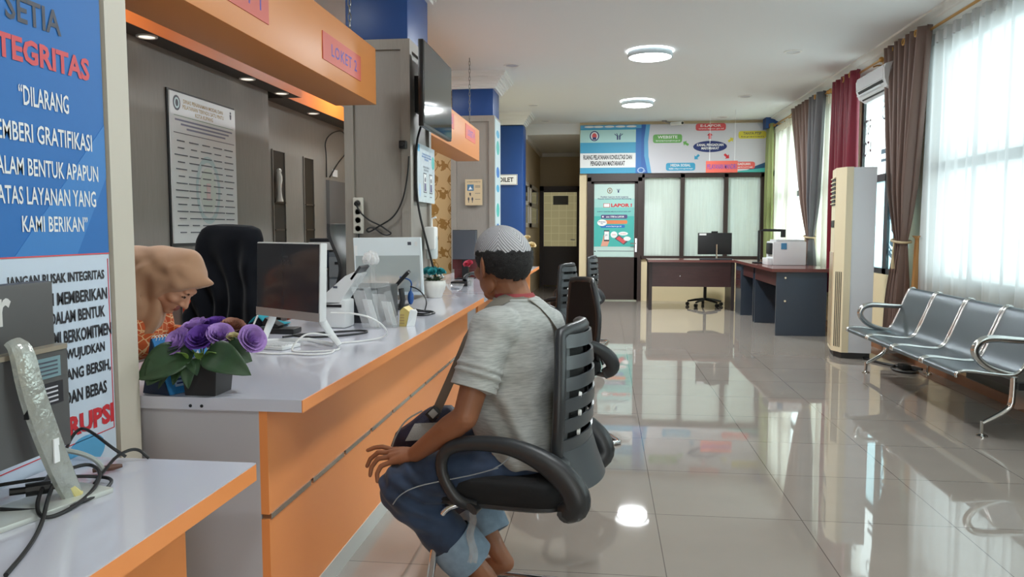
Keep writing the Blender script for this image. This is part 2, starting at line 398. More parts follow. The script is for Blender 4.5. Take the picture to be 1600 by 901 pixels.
# right wall with its window openings
w = MB(); XI, XO = 2.96, 3.14
w.box(XI, XO, -3.4, 17.7, 0, WZ[0]); w.box(XI, XO, -3.4, 17.7, WZ[1], CZ)
ed = [-3.4] + [v for ab in WIN for v in ab] + [17.7]
for i in range(0, len(ed), 2): w.box(XI, XO, ed[i], ed[i + 1], WZ[0], WZ[1])
struct('wall_right', w, m_cream, flat=True)
struct('trim_1', MB().box(2.945, 2.962, -3.2, 6.6, .075, .62), m_lowpanel, flat=True)  # dark sheet along the lower part of the right wall
struct('baseboard_right', MB().box(2.93, 2.962, -3.2, 13.7, 0, .075), m_brownt, flat=True)
m_pane = film('pale_window_film', (246, 254, 254), .5, .9)
m_pane2 = film('lower_window_film', (216, 238, 242), .22, .9)
for i, (a, bb) in enumerate(WIN):
    f = MB(); z0, z1 = WZ; mid = a + .72 if i == 2 else (a + bb) / 2
    for y0, y1 in ((a, a + .06), (bb - .06, bb), (mid - .055, mid + .055)): f.box(2.985, 3.05, y0, y1, z0, z1)
    f.box(2.985, 3.05, a, bb, z0, z0 + .06); f.box(2.985, 3.05, a, bb, z1 - .06, z1); f.box(2.985, 3.05, a, bb, 1.80, 1.88)
    fo = struct('window_%d' % (i + 1 if i < 5 else 9), f, m_alu, flat=True)
    u = MB().box(3.012, 3.018, a + .05, bb - .05, 1.88, z1 - .05).build('upper_pane', m_pane, fo, flat=True)
    u = MB().box(3.012, 3.018, a + .05, bb - .05, z0 + .05, 1.80).build('lower_pane', m_pane2 if i == 2 else m_pane, fo, flat=True)
# cornice along the right wall, stepped moulding
prof = [(2.96, 3.04), (2.945, 3.04), (2.945, 3.06), (2.92, 3.07), (2.90, 3.10), (2.86, 3.115), (2.85, 3.13), (2.80, 3.145), (2.775, 3.15), (2.775, 3.17), (2.96, 3.17)]
def sweepY(prof, y0, y1):
    b = MB(); n = len(prof); b.add([(x, y0, z) for x, z in prof] + [(x, y1, z) for x, z in prof], [tuple(range(n)), tuple(range(n, 2 * n))[::-1]] + [(k, (k + 1) % n, n + (k + 1) % n, n + k) for k in range(n)]); return b
struct('trim_2', sweepY(prof, -3.2, 13.88), m_white, ang=20)
# office wall behind the counter with a shallow step, and the far closing wall
struct('wall_left', MB().box(-3.1, -2.9, -3.2, 6.45, 0, CZ).box(-3.3, -3.1, 6.35, 9.6, 0, CZ), m_office, flat=True)
struct('wall_front', MB().box(-3.5, .55, -3.4, -3.2, 0, CZ).box(2.25, 3.1, -3.4, -3.2, 0, CZ).box(.55, 2.25, -3.4, -3.2, 2.35, CZ), m_cream, flat=True)
struct('wall_wallpaper', MB().box(-3.2, -1.88, 9.45, 9.6, 0, CZ), wallpaper(), flat=True)
struct('wall_passage', MB().box(-1.95, -1.76, 9.9, 12.6, 0, CZ), m_cream, flat=True)
struct('wall_hall', MB().box(-1.6, -1.45, 12.7, 17.6, 0, CZ).box(-1.6, -.3, 17.4, 17.6, 0, 3.05), m_hall, flat=True)
struct('trim_3', MB().box(-1.46, -1.40, 13.98, 17.4, 2.90, 2.985).box(-1.46, -.3, 17.34, 17.41, 2.90, 2.985), m_white, flat=True)
# partition at the end of the room
pw = MB()
pw.box(-.45, -.31, 13.9, 14.05, 0, 2.2).box(-.45, 3.0, 13.9, 14.05, 2.2, CZ).box(.65, 3.0, 13.9, 14.05, 0, .76).box(2.74, 3.0, 13.9, 14.05, .7, 2.3)
pw.box(-.45, -.3, 14.05, 17.5, 0, 3.05)
struct('wall_back', pw, m_cream, flat=True)
m_frost = film('frosted_partition_glass', (232, 240, 236), .14, .5, streak=.12)
fr = MB()
for x0, x1 in ((.655, .70), (1.325, 1.395), (2.075, 2.145), (2.70, 2.76)): fr.box(x0, x1, 13.87, 14.03, .76, 2.25)
fr.box(.655, 2.76, 13.87, 14.03, 2.19, 2.265); fr.box(.64, 2.76, 13.85, 14.05, .755, .81)
fo = struct('window_6', fr, m_darkbrown, flat=True)
for x0, x1 in ((.70, 1.325), (1.395, 2.075), (2.145, 2.70)): MB().box(x0, x1, 13.945, 13.955, .81, 2.19).build('pane', m_frost, fo, flat=True)
# the room seen dimly through the partition: its own walls, window blind and shelf of folders
struct('wall_room_behind', MB().box(-.3, 3.0, 16.6, 16.75, 0, 3.05), mat('pale_room_paint', (214, 220, 212), .7), flat=True)

# ---------------------------------------------------------------- doors
dr = MB(); dr.box(-.31, -.24, 13.85, 14.05, 0, 2.2).box(.585, .655, 13.85, 14.05, 0, 2.2).box(-.31, .655, 13.85, 14.05, 2.13, 2.265)
d1 = struct('door_1', dr, m_darkbrown, flat=True)
lf = MB(); lf.box(-.24, -.19, 13.9, 13.96, .02, 2.13).box(.53, .585, 13.9, 13.96, .02, 2.13).box(-.24, .585, 13.9, 13.96, .02, .78).box(-.24, .585, 13.9, 13.96, 2.09, 2.13)
lf.box(-.15, .49, 13.892, 13.9, .1, .7)
lo = lf.build('door_leaf', m_darkbrown, d1, flat=True)
MB().box(-.19, .53, 13.925, 13.935, .78, 2.09).build('door_pane', m_frost, d1, flat=True)
hd = MB(); hd.box(.545, .575, 13.885, 13.9, .88, 1.12); hd.tube([(.56, 13.885, 1.03), (.56, 13.85, 1.03), (.46, 13.845, 1.03)], .011, 8); hd.build('door_handle', m_chrome, d1)
dr = MB(); dr.box(-1.45, -1.36, 17.3, 17.44, 0, 2.24).box(-.62, -.3, 17.3, 17.44, 0, 2.24).box(-1.45, -.3, 17.3, 17.44, 2.14, 2.24)
d2 = struct('door_2', dr, m_darkbrown, flat=True)
MB().box(-1.37, -.6, 17.34, 17.4, .02, .90).box(-1.37, -.6, 17.34, 17.4, 2.11, 2.15).build('door_leaf', m_darkbrown, d2, flat=True)
# its glass block pane, made to glow by emission added to the material
mg = bpy.data.materials.new('patterned_glass'); mg.use_nodes = True; t = mg.node_tree; b = t.nodes['Principled BSDF']
co = t.nodes.new('ShaderNodeTexCoord'); sp = t.nodes.new('ShaderNodeSeparateXYZ'); cb = t.nodes.new('ShaderNodeCombineXYZ'); br = t.nodes.new('ShaderNodeTexBrick'); br.offset = 0
t.links.new(co.outputs['Object'], sp.inputs[0]); t.links.new(sp.outputs['X'], cb.inputs[0]); t.links.new(sp.outputs['Z'], cb.inputs[1]); t.links.new(cb.outputs[0], br.inputs['Vector'])
br.inputs['Scale'].default_value = 1; br.inputs['Brick Width'].default_value = .17; br.inputs['Row Height'].default_value = .17; br.inputs['Mortar Size'].default_value = .012; br.inputs['Mortar Smooth'].default_value = 1
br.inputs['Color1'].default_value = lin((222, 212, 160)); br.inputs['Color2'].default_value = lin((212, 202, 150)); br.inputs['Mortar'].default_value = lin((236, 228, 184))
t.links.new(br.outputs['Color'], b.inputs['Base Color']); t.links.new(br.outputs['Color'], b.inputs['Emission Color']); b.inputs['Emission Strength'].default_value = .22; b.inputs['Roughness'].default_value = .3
MB().box(-1.37, -.6, 17.36, 17.375, .90, 2.11).build('glowing_pane', mg, d2, flat=True)
MB().box(-1.15, -.81, 17.35, 17.36, 1.83, 2.03).build('paper_notice', mat('grey_paper', (128, 130, 128), .6), d2, flat=True)
hd = MB(); hd.tube([(-.66, 17.36, 1.05), (-.66, 17.30, 1.05), (-.75, 17.295, 1.05)], .012, 8); hd.build('door_handle', m_chrome, d2)
# dark framed openings on the hall wall
for y0, y1 in ((13.2, 14.6), (15.0, 16.6)):
    b_ = MB()
    for z0, z1 in ((1.32, 1.40), (1.72, 1.80), (2.08, 2.15)): b_.box(-1.452, -1.42, y0, y1, z0, z1)
    b_.box(-1.452, -1.42, y0, y0 + .1, 1.32, 2.15); b_.box(-1.452, -1.42, y1 - .1, y1, 1.32, 2.15)
    o = struct('window_7' if y0 < 14 else 'window_8', b_, m_trimw, flat=True)
    MB().box(-1.452, -1.435, y0 + .1, y1 - .1, 1.4, 2.08).build('dark_pane', mat('dark_glass', (26, 26, 28), .1), o, flat=True)

# ---------------------------------------------------------------- pillars
def crown(mb, x0, x1, y0, y1, z=CZ):
    for k, (o, h0, h1) in enumerate(((.02, .19, .165), (.04, .165, .14), (.06, .14, .11), (.085, .11, .08), (.10, .08, .06), (.135, .06, .03), (.15, .03, 0))):
        mb.box(x0 - o, x1 + o, y0 - o, y1 + o, z - h0, z - h1)
def pillar(name, x0, x1, y0, y1, blue_from, trimmat=m_taupe):
    root = struct(name, MB().box(x0 + .02, x1 - .02, y0 + .02, y1 - .02, 0, blue_from), m_taupe_d, flat=True)
    t_ = MB(); wd = .065                                    # raised frame on each face
    for zz in ((0, .09), (blue_from - .07, blue_from)): t_.box(x0, x1, y0, y1, *zz)
    for (xa, xb) in ((x0, x0 + wd), (x1 - wd, x1)):
        for (ya, yb) in ((y0, y0 + wd), (y1 - wd, y1)): t_.box(xa, xb, ya, yb, .09, blue_from - .07)
    t_.build('cladding_frame', trimmat, root, flat=True)
    MB().box(x0 + .015, x1 - .015, y0 + .015, y1 - .015, blue_from, CZ - .15, bev=.012).build('blue_top', m_blue, root)
    c = MB(); crown(c, x0, x1, y0, y1); c.build('crown_moulding', m_white, root, flat=True)
    return root
pn = struct('pillar_near', MB().box(-1.85, -1.35, 1.46, 2.055, 0, 2.58), m_taupe_d, flat=True)
struct('trim_5', MB().box(-1.37, -1.338, 1.965, 2.06, 0, 2.58), m_trimw, flat=True)
MB().box(-1.84, -1.36, 1.47, 2.045, 2.58, 3.02).build('blue_top', m_blue, pn, flat=True)
pillar('pillar_middle', -1.80, -1.33, 5.22, 5.86, 2.575)
pillar('pillar_far', -1.88, -1.34, 9.36, 9.92, 2.66)
p4 = struct('pillar_end', MB().box(-1.755, -1.325, 12.6, 13.03, 0, CZ - .2, bev=.03), m_blue)
c = MB(); crown(c, -1.74, -1.34, 12.62, 13.0); c.build('crown_moulding', m_white, p4, flat=True)

# ---------------------------------------------------------------- bulkhead of the office wall and the hanging header boxes
bh = struct('bulkhead', MB().box(-2.9, -2.742, 4.2, 6.8, 2.47, CZ).box(-3.1, -2.87, 6.8, 9.45, 2.47, CZ), mat('dark_soffit', (84, 76, 70), .6), flat=True)
MB().box(-2.742, -2.735, 4.2, 6.8, 2.468, 2.55).box(-2.9, -2.742, 4.193, 4.2, 2.468, 2.55).box(-2.87, -2.862, 6.8, 9.45, 2.468, 2.62).build('orange_edge', m_orange2, bh, flat=True)
def downlight(loc, r, label, m_in):
    t_ = thing('downlight', label, 'ceiling light', loc, group='recessed ceiling spotlights')
    b_ = MB(); b_.lathe([(r * .78, -.002), (r * .8, -.008), (r, -.007), (r * 1.02, 0), (r * .78, 0)], seg=24); b_.build('trim_ring', m_white, t_)
    b_ = MB(); b_.lathe([(.001, -.001), (r * .5, -.0015), (r * .79, -.003)], seg=24); b_.build('lens', m_in, t_)
    return t_
m_off = mat('unlit_lens', (190, 190, 196), .3)
m_on = mat('spot_lens', (255, 244, 226), .3, emit=.9)
for i, y in enumerate((4.55, 5.9, 6.55)):
    downlight((-2.82, y, 2.47), .062, ('small lit spotlight under the office bulkhead above the hijab wearer', 'small lit spotlight under the bulkhead above the wall chart', 'small lit spotlight under the bulkhead at its orange corner')[i], m_on)
downlight((-2.98, 7.7, 2.47), .062, 'small lit spotlight under the bulkhead beside the grey pillar', m_on)
def header(y0, y1, signs, label):
    t_ = thing('counter_header', label, 'hanging sign', (-1.58, (y0 + y1) / 2, 2.07), group='orange header boxes over the counters')
    MB().box(-1.72, -1.45, y0, y1, 2.07, 2.42, bev=.004).build('box', m_header, t_, world=True)
    m_red = mat('red_sign', (214, 100, 84), .5); m_ink = mat('violet_ink', (88, 72, 168), .5)
    for txt, ya, yb, za, zb in signs:
        g = MB().box(-1.45, -1.446, ya, yb, za, zb).build('window_sign', m_red, t_, world=True, flat=True)
        g['label'] = 'red sign reading ' + txt
        P = Panel(g, frame((-1.45, ya, za), EY, EZ), yb - ya, zb - za, .004, None)
        P.text(txt, .2, .27, .88, .72, m_ink, 0, bold=.012, spacing=1.15); P.done()
    for yy in (y0 + .35, y1 - .35):                         # chains up to the ceiling
        b_ = MB()
        for k in range(18):
            z = 2.42 + k * .042; R = Matrix.Translation((-1.5, yy, z + .02)) @ Matrix.Rotation(k % 2 * PI / 2, 4, 'Z')
            b_.tube([(.009 * math.cos(q), 0, .026 * math.sin(q)) for q in [2 * PI * j / 10 for j in range(10)]], .003, 5, closed=True, M=R)
        b_.build('chain', mat('steel_chain', (120, 120, 118), .4, metal=.8), t_, world=True)
    return t_
header(2.15, 4.83, (('LOKET 1', 2.62, 3.245, 2.16, 2.30), ('LOKET 2', 3.89, 4.51, 2.157, 2.30)), 'orange hanging header box with LOKET 1 and LOKET 2 signs above the near counter')
header(5.92, 8.9, (('LOKET 3', 6.72, 7.37, 2.24, 2.38), ('LOKET 4', 8.0, 8.6, 2.232, 2.385)), 'orange hanging header box beyond the television above the far counter')

# ---------------------------------------------------------------- ceiling lights
LAMP_W = 62
def lamp(y, label, x=.465, k=1):
    t_ = thing('ceiling_lamp', label, 'ceiling light', (x, y, CZ if y < 14 else 2.98), group='round ceiling lamps')
    b_ = MB(); b_.lathe([(.232, 0), (.236, -.004), (.236, -.066), (.225, -.07), (.222, -.066), (.222, 0)], seg=48); b_.build('rim', mat('lamp_rim', (190, 205, 212), .4), t_)
    b_ = MB(); b_.lathe([(.001, -.078), (.12, -.077), (.2, -.074), (.224, -.066), (.224, -.055), (.001, -.055)], seg=48); b_.lathe([(.226, -.010), (.246, -.008), (.246, -.001), (.226, -.001)], seg=48); b_.build('diffuser', mat('lamp_diffuser', (250, 253, 255), .4, emit=9), t_)
    l = bpy.data.lights.new('lamp_light', 'AREA'); l.shape = 'DISK'; l.size = .42; l.energy = LAMP_W * k; l.color = (.93, .98, 1)
    o = bpy.data.objects.new('lamp_light', l); COL.objects.link(o); o.parent = t_; o.location = (0, 0, -.085)
    return t_
lamp(8.45, 'lit round ceiling lamp level with the wall air conditioner, larger of two in view'); lamp(11.65, 'lit round ceiling lamp nearest the consultation room banner', k=1.5)
lamp(5.2, 'lit round ceiling lamp above the seated man', k=.45); lamp(1.9, 'lit round ceiling lamp over the front of the hall', k=.3); lamp(-1.2, 'lit round ceiling lamp by the entrance', k=.3)
lamp(15.2, 'fill lamp added unseen in the room behind the partition', 1.4, .35); lamp(3.6, 'fill lamp added unseen behind the LOKET 2 header', -2.45, .28); lamp(7.9, 'fill lamp added unseen in the office behind the far header', -2.5, .28)  # added fill lamps, out of view, brightening the rear room and the office
for (x, y), lb in (((-1.08, 8.99), 'unlit round spotlight in the ceiling above the second counter'), ((-1.10, 11.87), 'unlit round spotlight in the ceiling above the blue pillar'), ((-1.05, 13.6), 'unlit round spotlight in the ceiling before the hall'),
                   ((1.97, 11.43), 'unlit round spotlight in the ceiling over the dark desks'), ((1.98, 8.66), 'unlit round spotlight in the ceiling by the wall air conditioner'), ((1.97, 13.5), 'unlit round spotlight in the ceiling over the yellow notice')):
    downlight((x, y, CZ), .095, lb, m_off)
# ================================================================== curtains
m_sheer = sheer_mat('sheer_white_cloth', (208, 210, 212), .13)
m_sheer2 = sheer_mat('sheer_cream_cloth', (244, 242, 230), .16)
RX = 2.83
def rod(y0, y1, label):
    t_ = thing('curtain_rod', label, 'curtain rod', (RX, (y0 + y1) / 2, 3.03), group='gold curtain rods')
    MB().cyl((RX, y0, 3.03), (RX, y1, 3.03), .013, seg=12).build('pole', m_gold, t_, world=True)
    for yy in (y0, y1): MB().sph((RX, yy, 3.03), .028, 12).build('finial', m_gold, t_, world=True)
    for yy in (y0 + .25, y1 - .25):
        MB().box(2.93, 2.962, yy - .02, yy + .02, 2.97, 3.08).tube([(2.94, yy, 3.02), (2.87, yy, 3.02), (RX, yy, 3.005)], .008, 6).build('bracket', m_gold, t_, world=True)
rod(3.4, 8.3, 'gold curtain rod over the wide white sheer'); rod(8.5, 10.3, 'gold curtain rod behind the wall air conditioner'); rod(10.4, 12.2, 'gold curtain rod over the grey brown drape'); rod(12.3, 13.55, 'short gold curtain rod in the far corner')
def sheer(y0, y1, zb, n, label, m, ph=0):
    t_ = thing('sheer_curtain', label, 'curtain', (2.88, (y0 + y1) / 2, zb), group='sheer window curtains')
    def fn(u, v):
        y = y0 + (y1 - y0) * u; z = zb + (2.98 - zb) * v; k = 2 * PI * n * u + ph
        a = .022 * (1 - .35 * v); a *= 1 + .6 * math.sin(k * .29 + ph)
        return (2.898 + 1.25 * a * math.sin(k) + .014 * math.sin(k * .37 + 2 * v + ph), y + .012 * math.sin(k * 2) * (1 - v), z)
    MB().grid(fn, int(n * 12), 14).build('cloth', m, t_, world=True, ang=180)
    def hd(u, v):                                            # pleated heading band
        y = y0 + (y1 - y0) * u; k = 2 * PI * n * u + ph
        s_ = math.sin(k); return (2.878 + .028 * max(-.2, min(1, 2.2 * s_)) * -1, y, 2.90 + .10 * v)
    MB().grid(hd, int(n * 14), 2).build('pleated_heading', m, t_, world=True, ang=50)
    return t_
sheer(3.5, 7.5, .62, 24, 'long white sheer curtain with pleated heading behind the steel bench', m_sheer)
sheer(10.28, 11.0, .64, 8, 'narrow cream sheer curtain between the red and the grey drapes', m_sheer2, 1)
sheer(12.25, 13.62, .64, 14, 'cream sheer curtain at the far window above the printer', m_sheer2, 2)
def drape(y0, y1, m, label, tie=None, zb=.30, tie_w=.2, n=6, x=2.80, swing=0, depth=.05, ztop=3.07, tie_y=None, m2=None, split=.5):
    """gathered drape; tie = height of the tie-back"""
    t_ = thing('drape_curtain', label, 'curtain', (x, (y0 + y1) / 2, zb), group='heavy drapes along the windows')
    yc = (y0 + y1) / 2; ty = yc if tie_y is None else tie_y
    def fn_(ua, ub):
        def fn(u, v):
            u = ua + (ub - ua) * u
            z = zb + (ztop - zb) * v; w = (y1 - y0); c = yc
            if tie:
                if z > tie: q = (z - tie) / (ztop - tie); w = tie_w + (y1 - y0 - tie_w) * (q ** .75); c = ty + (yc - ty) * (q ** .9)
                else: q = (tie - z) / (tie - zb); w = tie_w + .16 * min(1, q * 1.6); c = ty + swing * q
            k = 2 * PI * n * u; amp = depth * (min(1, .45 + .55 * abs(z - tie) / .5) if tie else 1)
            return (x + amp * math.sin(k) + .012 * math.sin(k * .5 + 4 * v), c + w * (u - .5) + .015 * math.sin(k * .5 + 3 * v), z)
        return fn
    if m2 is None: MB().grid(fn_(0, 1), n * 14, 36, thick=.003).build('cloth', m, t_, world=True, ang=180)
    else:
        MB().grid(fn_(0, split), n * 8, 36, thick=.003).build('cloth', m, t_, world=True, ang=180)
        o = MB().grid(fn_(split, 1), n * 8, 36, thick=.003).build('cloth', m2, t_, world=True, ang=180); o['label'] = 'brown half of the drape'
    for k in range(3 if ztop > 2 else 0):
        yy = y0 + (y1 - y0) * (k + .5) / 3
        b_ = MB(); b_.tube([(x + .01 * k - .045, yy + .028 * math.cos(q), 3.03 + .028 * math.sin(q)) for q in [2 * PI * j / 14 for j in range(14)]], .007, 6, closed=True); b_.build('eyelet_ring', m_gold, t_, world=True)
    if tie and ztop > 2:
        b_ = MB(); b_.tube([(x + (depth + .02) * math.cos(q), ty + (tie_w / 2 + .015) * math.sin(q), tie + .015 * math.sin(q)) for q in [2 * PI * j / 24 for j in range(24)]], .012, 8, closed=True)
        b_.tube([(x - depth - .01, ty - .02, tie), (x - depth - .03, ty - .05, tie - .12), (x - depth - .02, ty - .04, tie - .26)], [.008, .008, .018], 8)
        b_.build('tie_back', mat('tie_cord', (196, 176, 140), .6), t_, world=True)
    return t_
m_brownd = cloth_mat('brown_satin_drape', (132, 108, 98), .22, .45)
m_greyd = cloth_mat('grey_satin_drape', (118, 120, 126), .2, .45)
m_redd = cloth_mat('maroon_satin_drape', (142, 34, 58), .3, .4)
m_greend = cloth_mat('green_satin_drape', (178, 190, 128), .35, .5)
m_sunlitd = cloth_mat('sunlit_drape_edge', (196, 146, 84), .35, .5)  # amber colour painted as sunlight along the brown drape's edge
drape(7.26, 8.22, m_brownd, 'brown tied-back drape between the steel bench and the tall air conditioner', tie=1.17, zb=.12, tie_w=.17, tie_y=7.70, n=7, swing=.10, depth=.06)
drape(7.40, 7.60, m_sunlitd, 'amber strip painted as the sunlit edge of the brown drape', zb=.25, n=2, x=2.87, depth=.02, ztop=1.22, tie=1.20, tie_w=.05)
drape(9.15, 10.0, m_redd, 'maroon drape hanging behind the tall air conditioner', zb=.5, n=5, depth=.05)
drape(10.5, 12.05, m_greyd, 'tied-back drape, half grey half brown, beside the far printer', tie=1.18, zb=.62, tie_w=.2, tie_y=10.98, n=8, depth=.055, m2=m_brownd, split=.42)
drape(13.55, 13.88, m_greend, 'pale green drape in the far right corner', zb=.5, n=3, depth=.04)

# ================================================================== counters
def counter(y0, y1, yc, label):
    """yc: where the worktop narrows to pass the pillar"""
    t_ = thing('service_counter', label, 'counter', (-1.2, (y0 + y1) / 2, 0), group='orange service counters')
    MB().box(-1.70, -.86, y0, yc, .754, .79).box(-1.315, -.86, yc, y1, .754, .79).build('worktop', m_lilac, t_, world=True, flat=True)
    MB().box(-.8605, -.857, y0, y1, .754, .789).build('edge_band', m_orange, t_, world=True, flat=True)
    MB().box(-1.68, -1.0, y0 + .02, yc - .005, .0, .754).box(-1.315, -1.0, yc - .005, y1 - .02, 0, .754).build('carcass', m_panelw, t_, world=True, flat=True)
    MB().box(-1.0, -.975, y0 + .02, y1 - .02, .44, .754).build('upper_front_panel', m_orange, t_, world=True, flat=True)
    MB().box(-1.0, -.975, y0 + .02, y1 - .02, .075, .425).build('lower_front_panel', m_orange, t_, world=True, flat=True)
    b_ = MB(); n = int((y1 - y0) / .32)
    for k in range(n): b_.box(-.998, -.971, y0 + .025 + k * (y1 - y0 - .05) / n, y0 + .025 + (k + .94) * (y1 - y0 - .05) / n, .424, .441)
    b_.build('steel_trim_strip', mat('mirror_strip', (190, 180, 168), .18, metal=.9), t_, world=True, flat=True)
    MB().box(-1.0, -.972, y0 + .02, y1 - .02, 0, .075).build('plinth', mat('plinth_laminate', (206, 208, 204), .35), t_, world=True, flat=True)
    return t_
c1 = counter(2.09, 5.45, 5.205, 'orange fronted service counter with lilac-white top beside the seated man')
b_ = MB()
for x in (-1.2, -1.165): b_.cyl((x, 2.113, .765), (x, 2.0885, .765), .005, seg=8)
b_.build('screw_caps', m_black, c1, world=True)
MB().box(-1.31, -.99, 5.452, 5.88, 0, .754).build('linking_panel', m_panelw, c1, world=True, flat=True)
MB().box(-1.315, -.86, 5.452, 5.88, .754, .79).build('linking_top', m_lilac, c1, world=True, flat=True)
counter(5.885, 10.15, 9.34, 'orange fronted service counter running on beyond the grey pillar')
# low desk in the foreground
t_ = thing('low_desk', 'low orange edged desk with white top in the near left corner', 'desk', (-1.1, .9, 0))
MB().box(-1.335, -.86, .2, 1.785, .656, .70).build('worktop', m_lilac, t_, world=True, flat=True)
MB().box(-.8605, -.856, .2, 1.785, .656, .697).build('edge_band', m_orange, t_, world=True, flat=True)
MB().box(-1.335, -.8565, .2, 1.785, .697, .7006).build('worktop_film', m_lilac, t_, world=True, flat=True)
MB().box(-1.03, -1.0, .2, 1.70, 0, .656).build('front_panel', m_orange, t_, world=True, flat=True)
MB().box(-1.335, -1.03, 1.66, 1.70, 0, .656).build('end_panel', m_orange, t_, world=True, flat=True)

# ================================================================== visitor chairs
m_blackfab = mat('black_mesh_fabric', (17, 17, 19), .8, bump=.3, bscale=900)
m_plast = mat('charcoal_plastic', (44, 46, 49), .38, bump=.06, bscale=500)
m_plastg = mat('grey_black_plastic', (66, 70, 74), .34)
m_cap = mat('white_bolt_cap', (228, 228, 226), .4)
def back_pt(s_, z, off=0):
    """chair back surface, s_ -1..1 across, z up; lumbar curve and hollow"""
    q = (z - .48) / .54
    w = (.185 + .03 * math.sin(PI * min(1, q * 1.1)) - .045 * max(0, q - .55) / .45)
    y = -.215 - .02 * math.sin(PI * min(1, q * 1.05)) - .015 * q - .045 * max(0, .26 - q) ** 1.3 / .26 ** 1.3
    y += .045 * s_ * s_
    return Vector((w * s_, y + off, z))
def visitor_chair(loc, rz, label):
    t_ = thing('visitor_chair', label, 'chair', loc, rz, group='black visitor chairs along the counter')
    # seat: upholstered cushion on a plastic pan
    def seat(u, v):
        a = 2 * PI * u; c_, s_ = math.cos(a), math.sin(a)
        e = lambda q: math.copysign(abs(q) ** .5, q)
        r = math.sin(PI * v / 2) if v < .8 else 1
        return (0, 0, 0)
    def ringset(zs, sc, hw, hd, yc):
        R_ = []
        for z, k in zip(zs, sc):
            R_.append([Vector((hw * k * math.copysign(abs(math.cos(a)) ** .45, math.cos(a)), yc + hd * k * math.copysign(abs(math.sin(a)) ** .45, math.sin(a)), z - (.025 * max(0, (math.sin(a) - .3)) if math.sin(a) > .3 else 0))) for a in [2 * PI * j / 40 for j in range(40)]])
        return R_
    MB().rings(ringset((.436, .442, .470, .500, .514, .520), (.93, .985, 1, .985, .92, .8), .245, .25, 0)).build('seat_cushion', m_blackfab, t_, ang=60)
    MB().rings(ringset((.412, .416, .430, .440), (.72, .86, .97, .97), .245, .25, 0)).build('seat_pan', m_plast, t_, ang=60)
    # back: rim, slats and mesh
    zs = [.52 + .44 * k / 26 for k in range(27)]
    loop = [back_pt(-1, z) for z in zs] + [back_pt(-1 + 2 * k / 8, 1 * .965 + .008 * math.sin(PI * k / 8)) for k in range(1, 8)] + [back_pt(1, z) for z in zs[::-1]] + [back_pt(1 - 2 * k / 8, .515 - .005 * math.sin(PI * k / 8)) for k in range(1, 8)]
    b_ = MB(); b_.tube(loop, .017, 8, closed=True, sy=1.25)
    b_.build('back_rim', m_plast, t_, ang=70)
    b_ = MB()
    z = .605; k = 0
    while z < .95:
        h = .040
        def sl(u, v, z=z, h=h): 
            p = back_pt(-.97 + 1.94 * u, z + h * v); p.y -= .012 * (1 - (2 * u - 1) ** 4) + .004; return p
        b_.grid(sl, 14, 3, thick=-.007); z += .0625; k += 1
    def spine(u, v):
        p = back_pt(-.97 + 1.94 * u * 1.0, .48 + .125 * v); p.y -= .015 * (1 - (2 * u - 1) ** 4) + .02 * (1 - v) ; return p
    b_.grid(spine, 16, 5, thick=-.01)
    for s_ in (-1, 1):
        def side(u, v, s_=s_):
            p = back_pt(s_ * (.80 + .2 * u), .53 + .425 * v); p.y -= .006; return p
        b_.grid(side, 3, 24, thick=-.006)
    b_.build('back_shell', m_plastg, t_, ang=50)
    def mesh_(u, v): return back_pt(-.96 + 1.92 * u, .52 + .44 * v, .012)
    MB().grid(mesh_, 12, 20, thick=.004).build('back_mesh', m_blackfab, t_, ang=80)
    for xx, zz in ((-.55, .77), (-.55, .715), (-.55, .655), (.55, .77), (.55, .715)):
        p = back_pt(xx, zz); MB().cyl((p.x, p.y - .012, zz), (p.x, p.y - .020, zz), .012, .009, 12).build('bolt_cap', m_cap, t_)
    for s_ in (-1, 1):                                       # loop arms
        x = .272 * s_
        prof_ = [(.06, .435), (.105, .455), (.145, .51), (.16, .565), (.145, .61), (.095, .635), (.02, .642), (-.06, .638), (-.135, .615), (-.205, .575), (-.255, .525), (-.27, .47), (-.22, .438)]
        rs_ = [.015, .015, .015, .015, .016, .018, .019, .021, .025, .031, .034, .032, .026]
        b_ = MB(); b_.tube([(x - s_ * (.03 if i in (0, 12) else 0), y, z) for i, (y, z) in enumerate(prof_)], rs_, 10, sy=1.25, up=(1, 0, 0), smooth=2)
        b_.tube([(x, -.22, .437), (x * .6, -.21, .43), (.05 * s_, -.18, .435)], .022, 8, sy=.5)
        b_.tube([(x, .06, .435), (x * .7, .06, .432)], .022, 8, sy=.5)
        b_.tube([(x, -.20, .575), (x * .9, -.205, .575), (x * .74, -.215, .575)], .026, 8, sy=.7)
        b_.build('armrest', m_plast, t_, ang=60)
    pts = [(.18, .10, .42), (.205, .165, .41), (.215, .19, .36), (.21, .235, .06), (.21, .232, .022), (.21, .19, .0125), (.21, -.28, .0125), (.207, -.34, .0125), (.175, -.365, .0125)]
    path = pts + [(-x, y, z) for x, y, z in pts[::-1]]
    MB().tube(path, .0125, 12, smooth=2).tube([(.19, .12, .412), (-.19, .12, .412)], .011, 8).build('sled_base', m_chrome, t_, ang=80)
    return t_
CHX, CHY, CHA = -.295, 2.50, math.radians(90 - 8)
visitor_chair((CHX, CHY, 0), CHA, 'black slat-backed visitor chair on which the man sits')
visitor_chair((-.30, 4.58, 0), math.radians(116), 'empty black visitor chair just beyond the seated man, turned to show its mesh front')
visitor_chair((-.50, 6.75, 0), math.radians(72), 'empty black visitor chair by the counter with its slatted back to the hall')
visitor_chair((-.33, 8.65, 0), math.radians(80), 'farthest black visitor chair, before the glazed poster door')

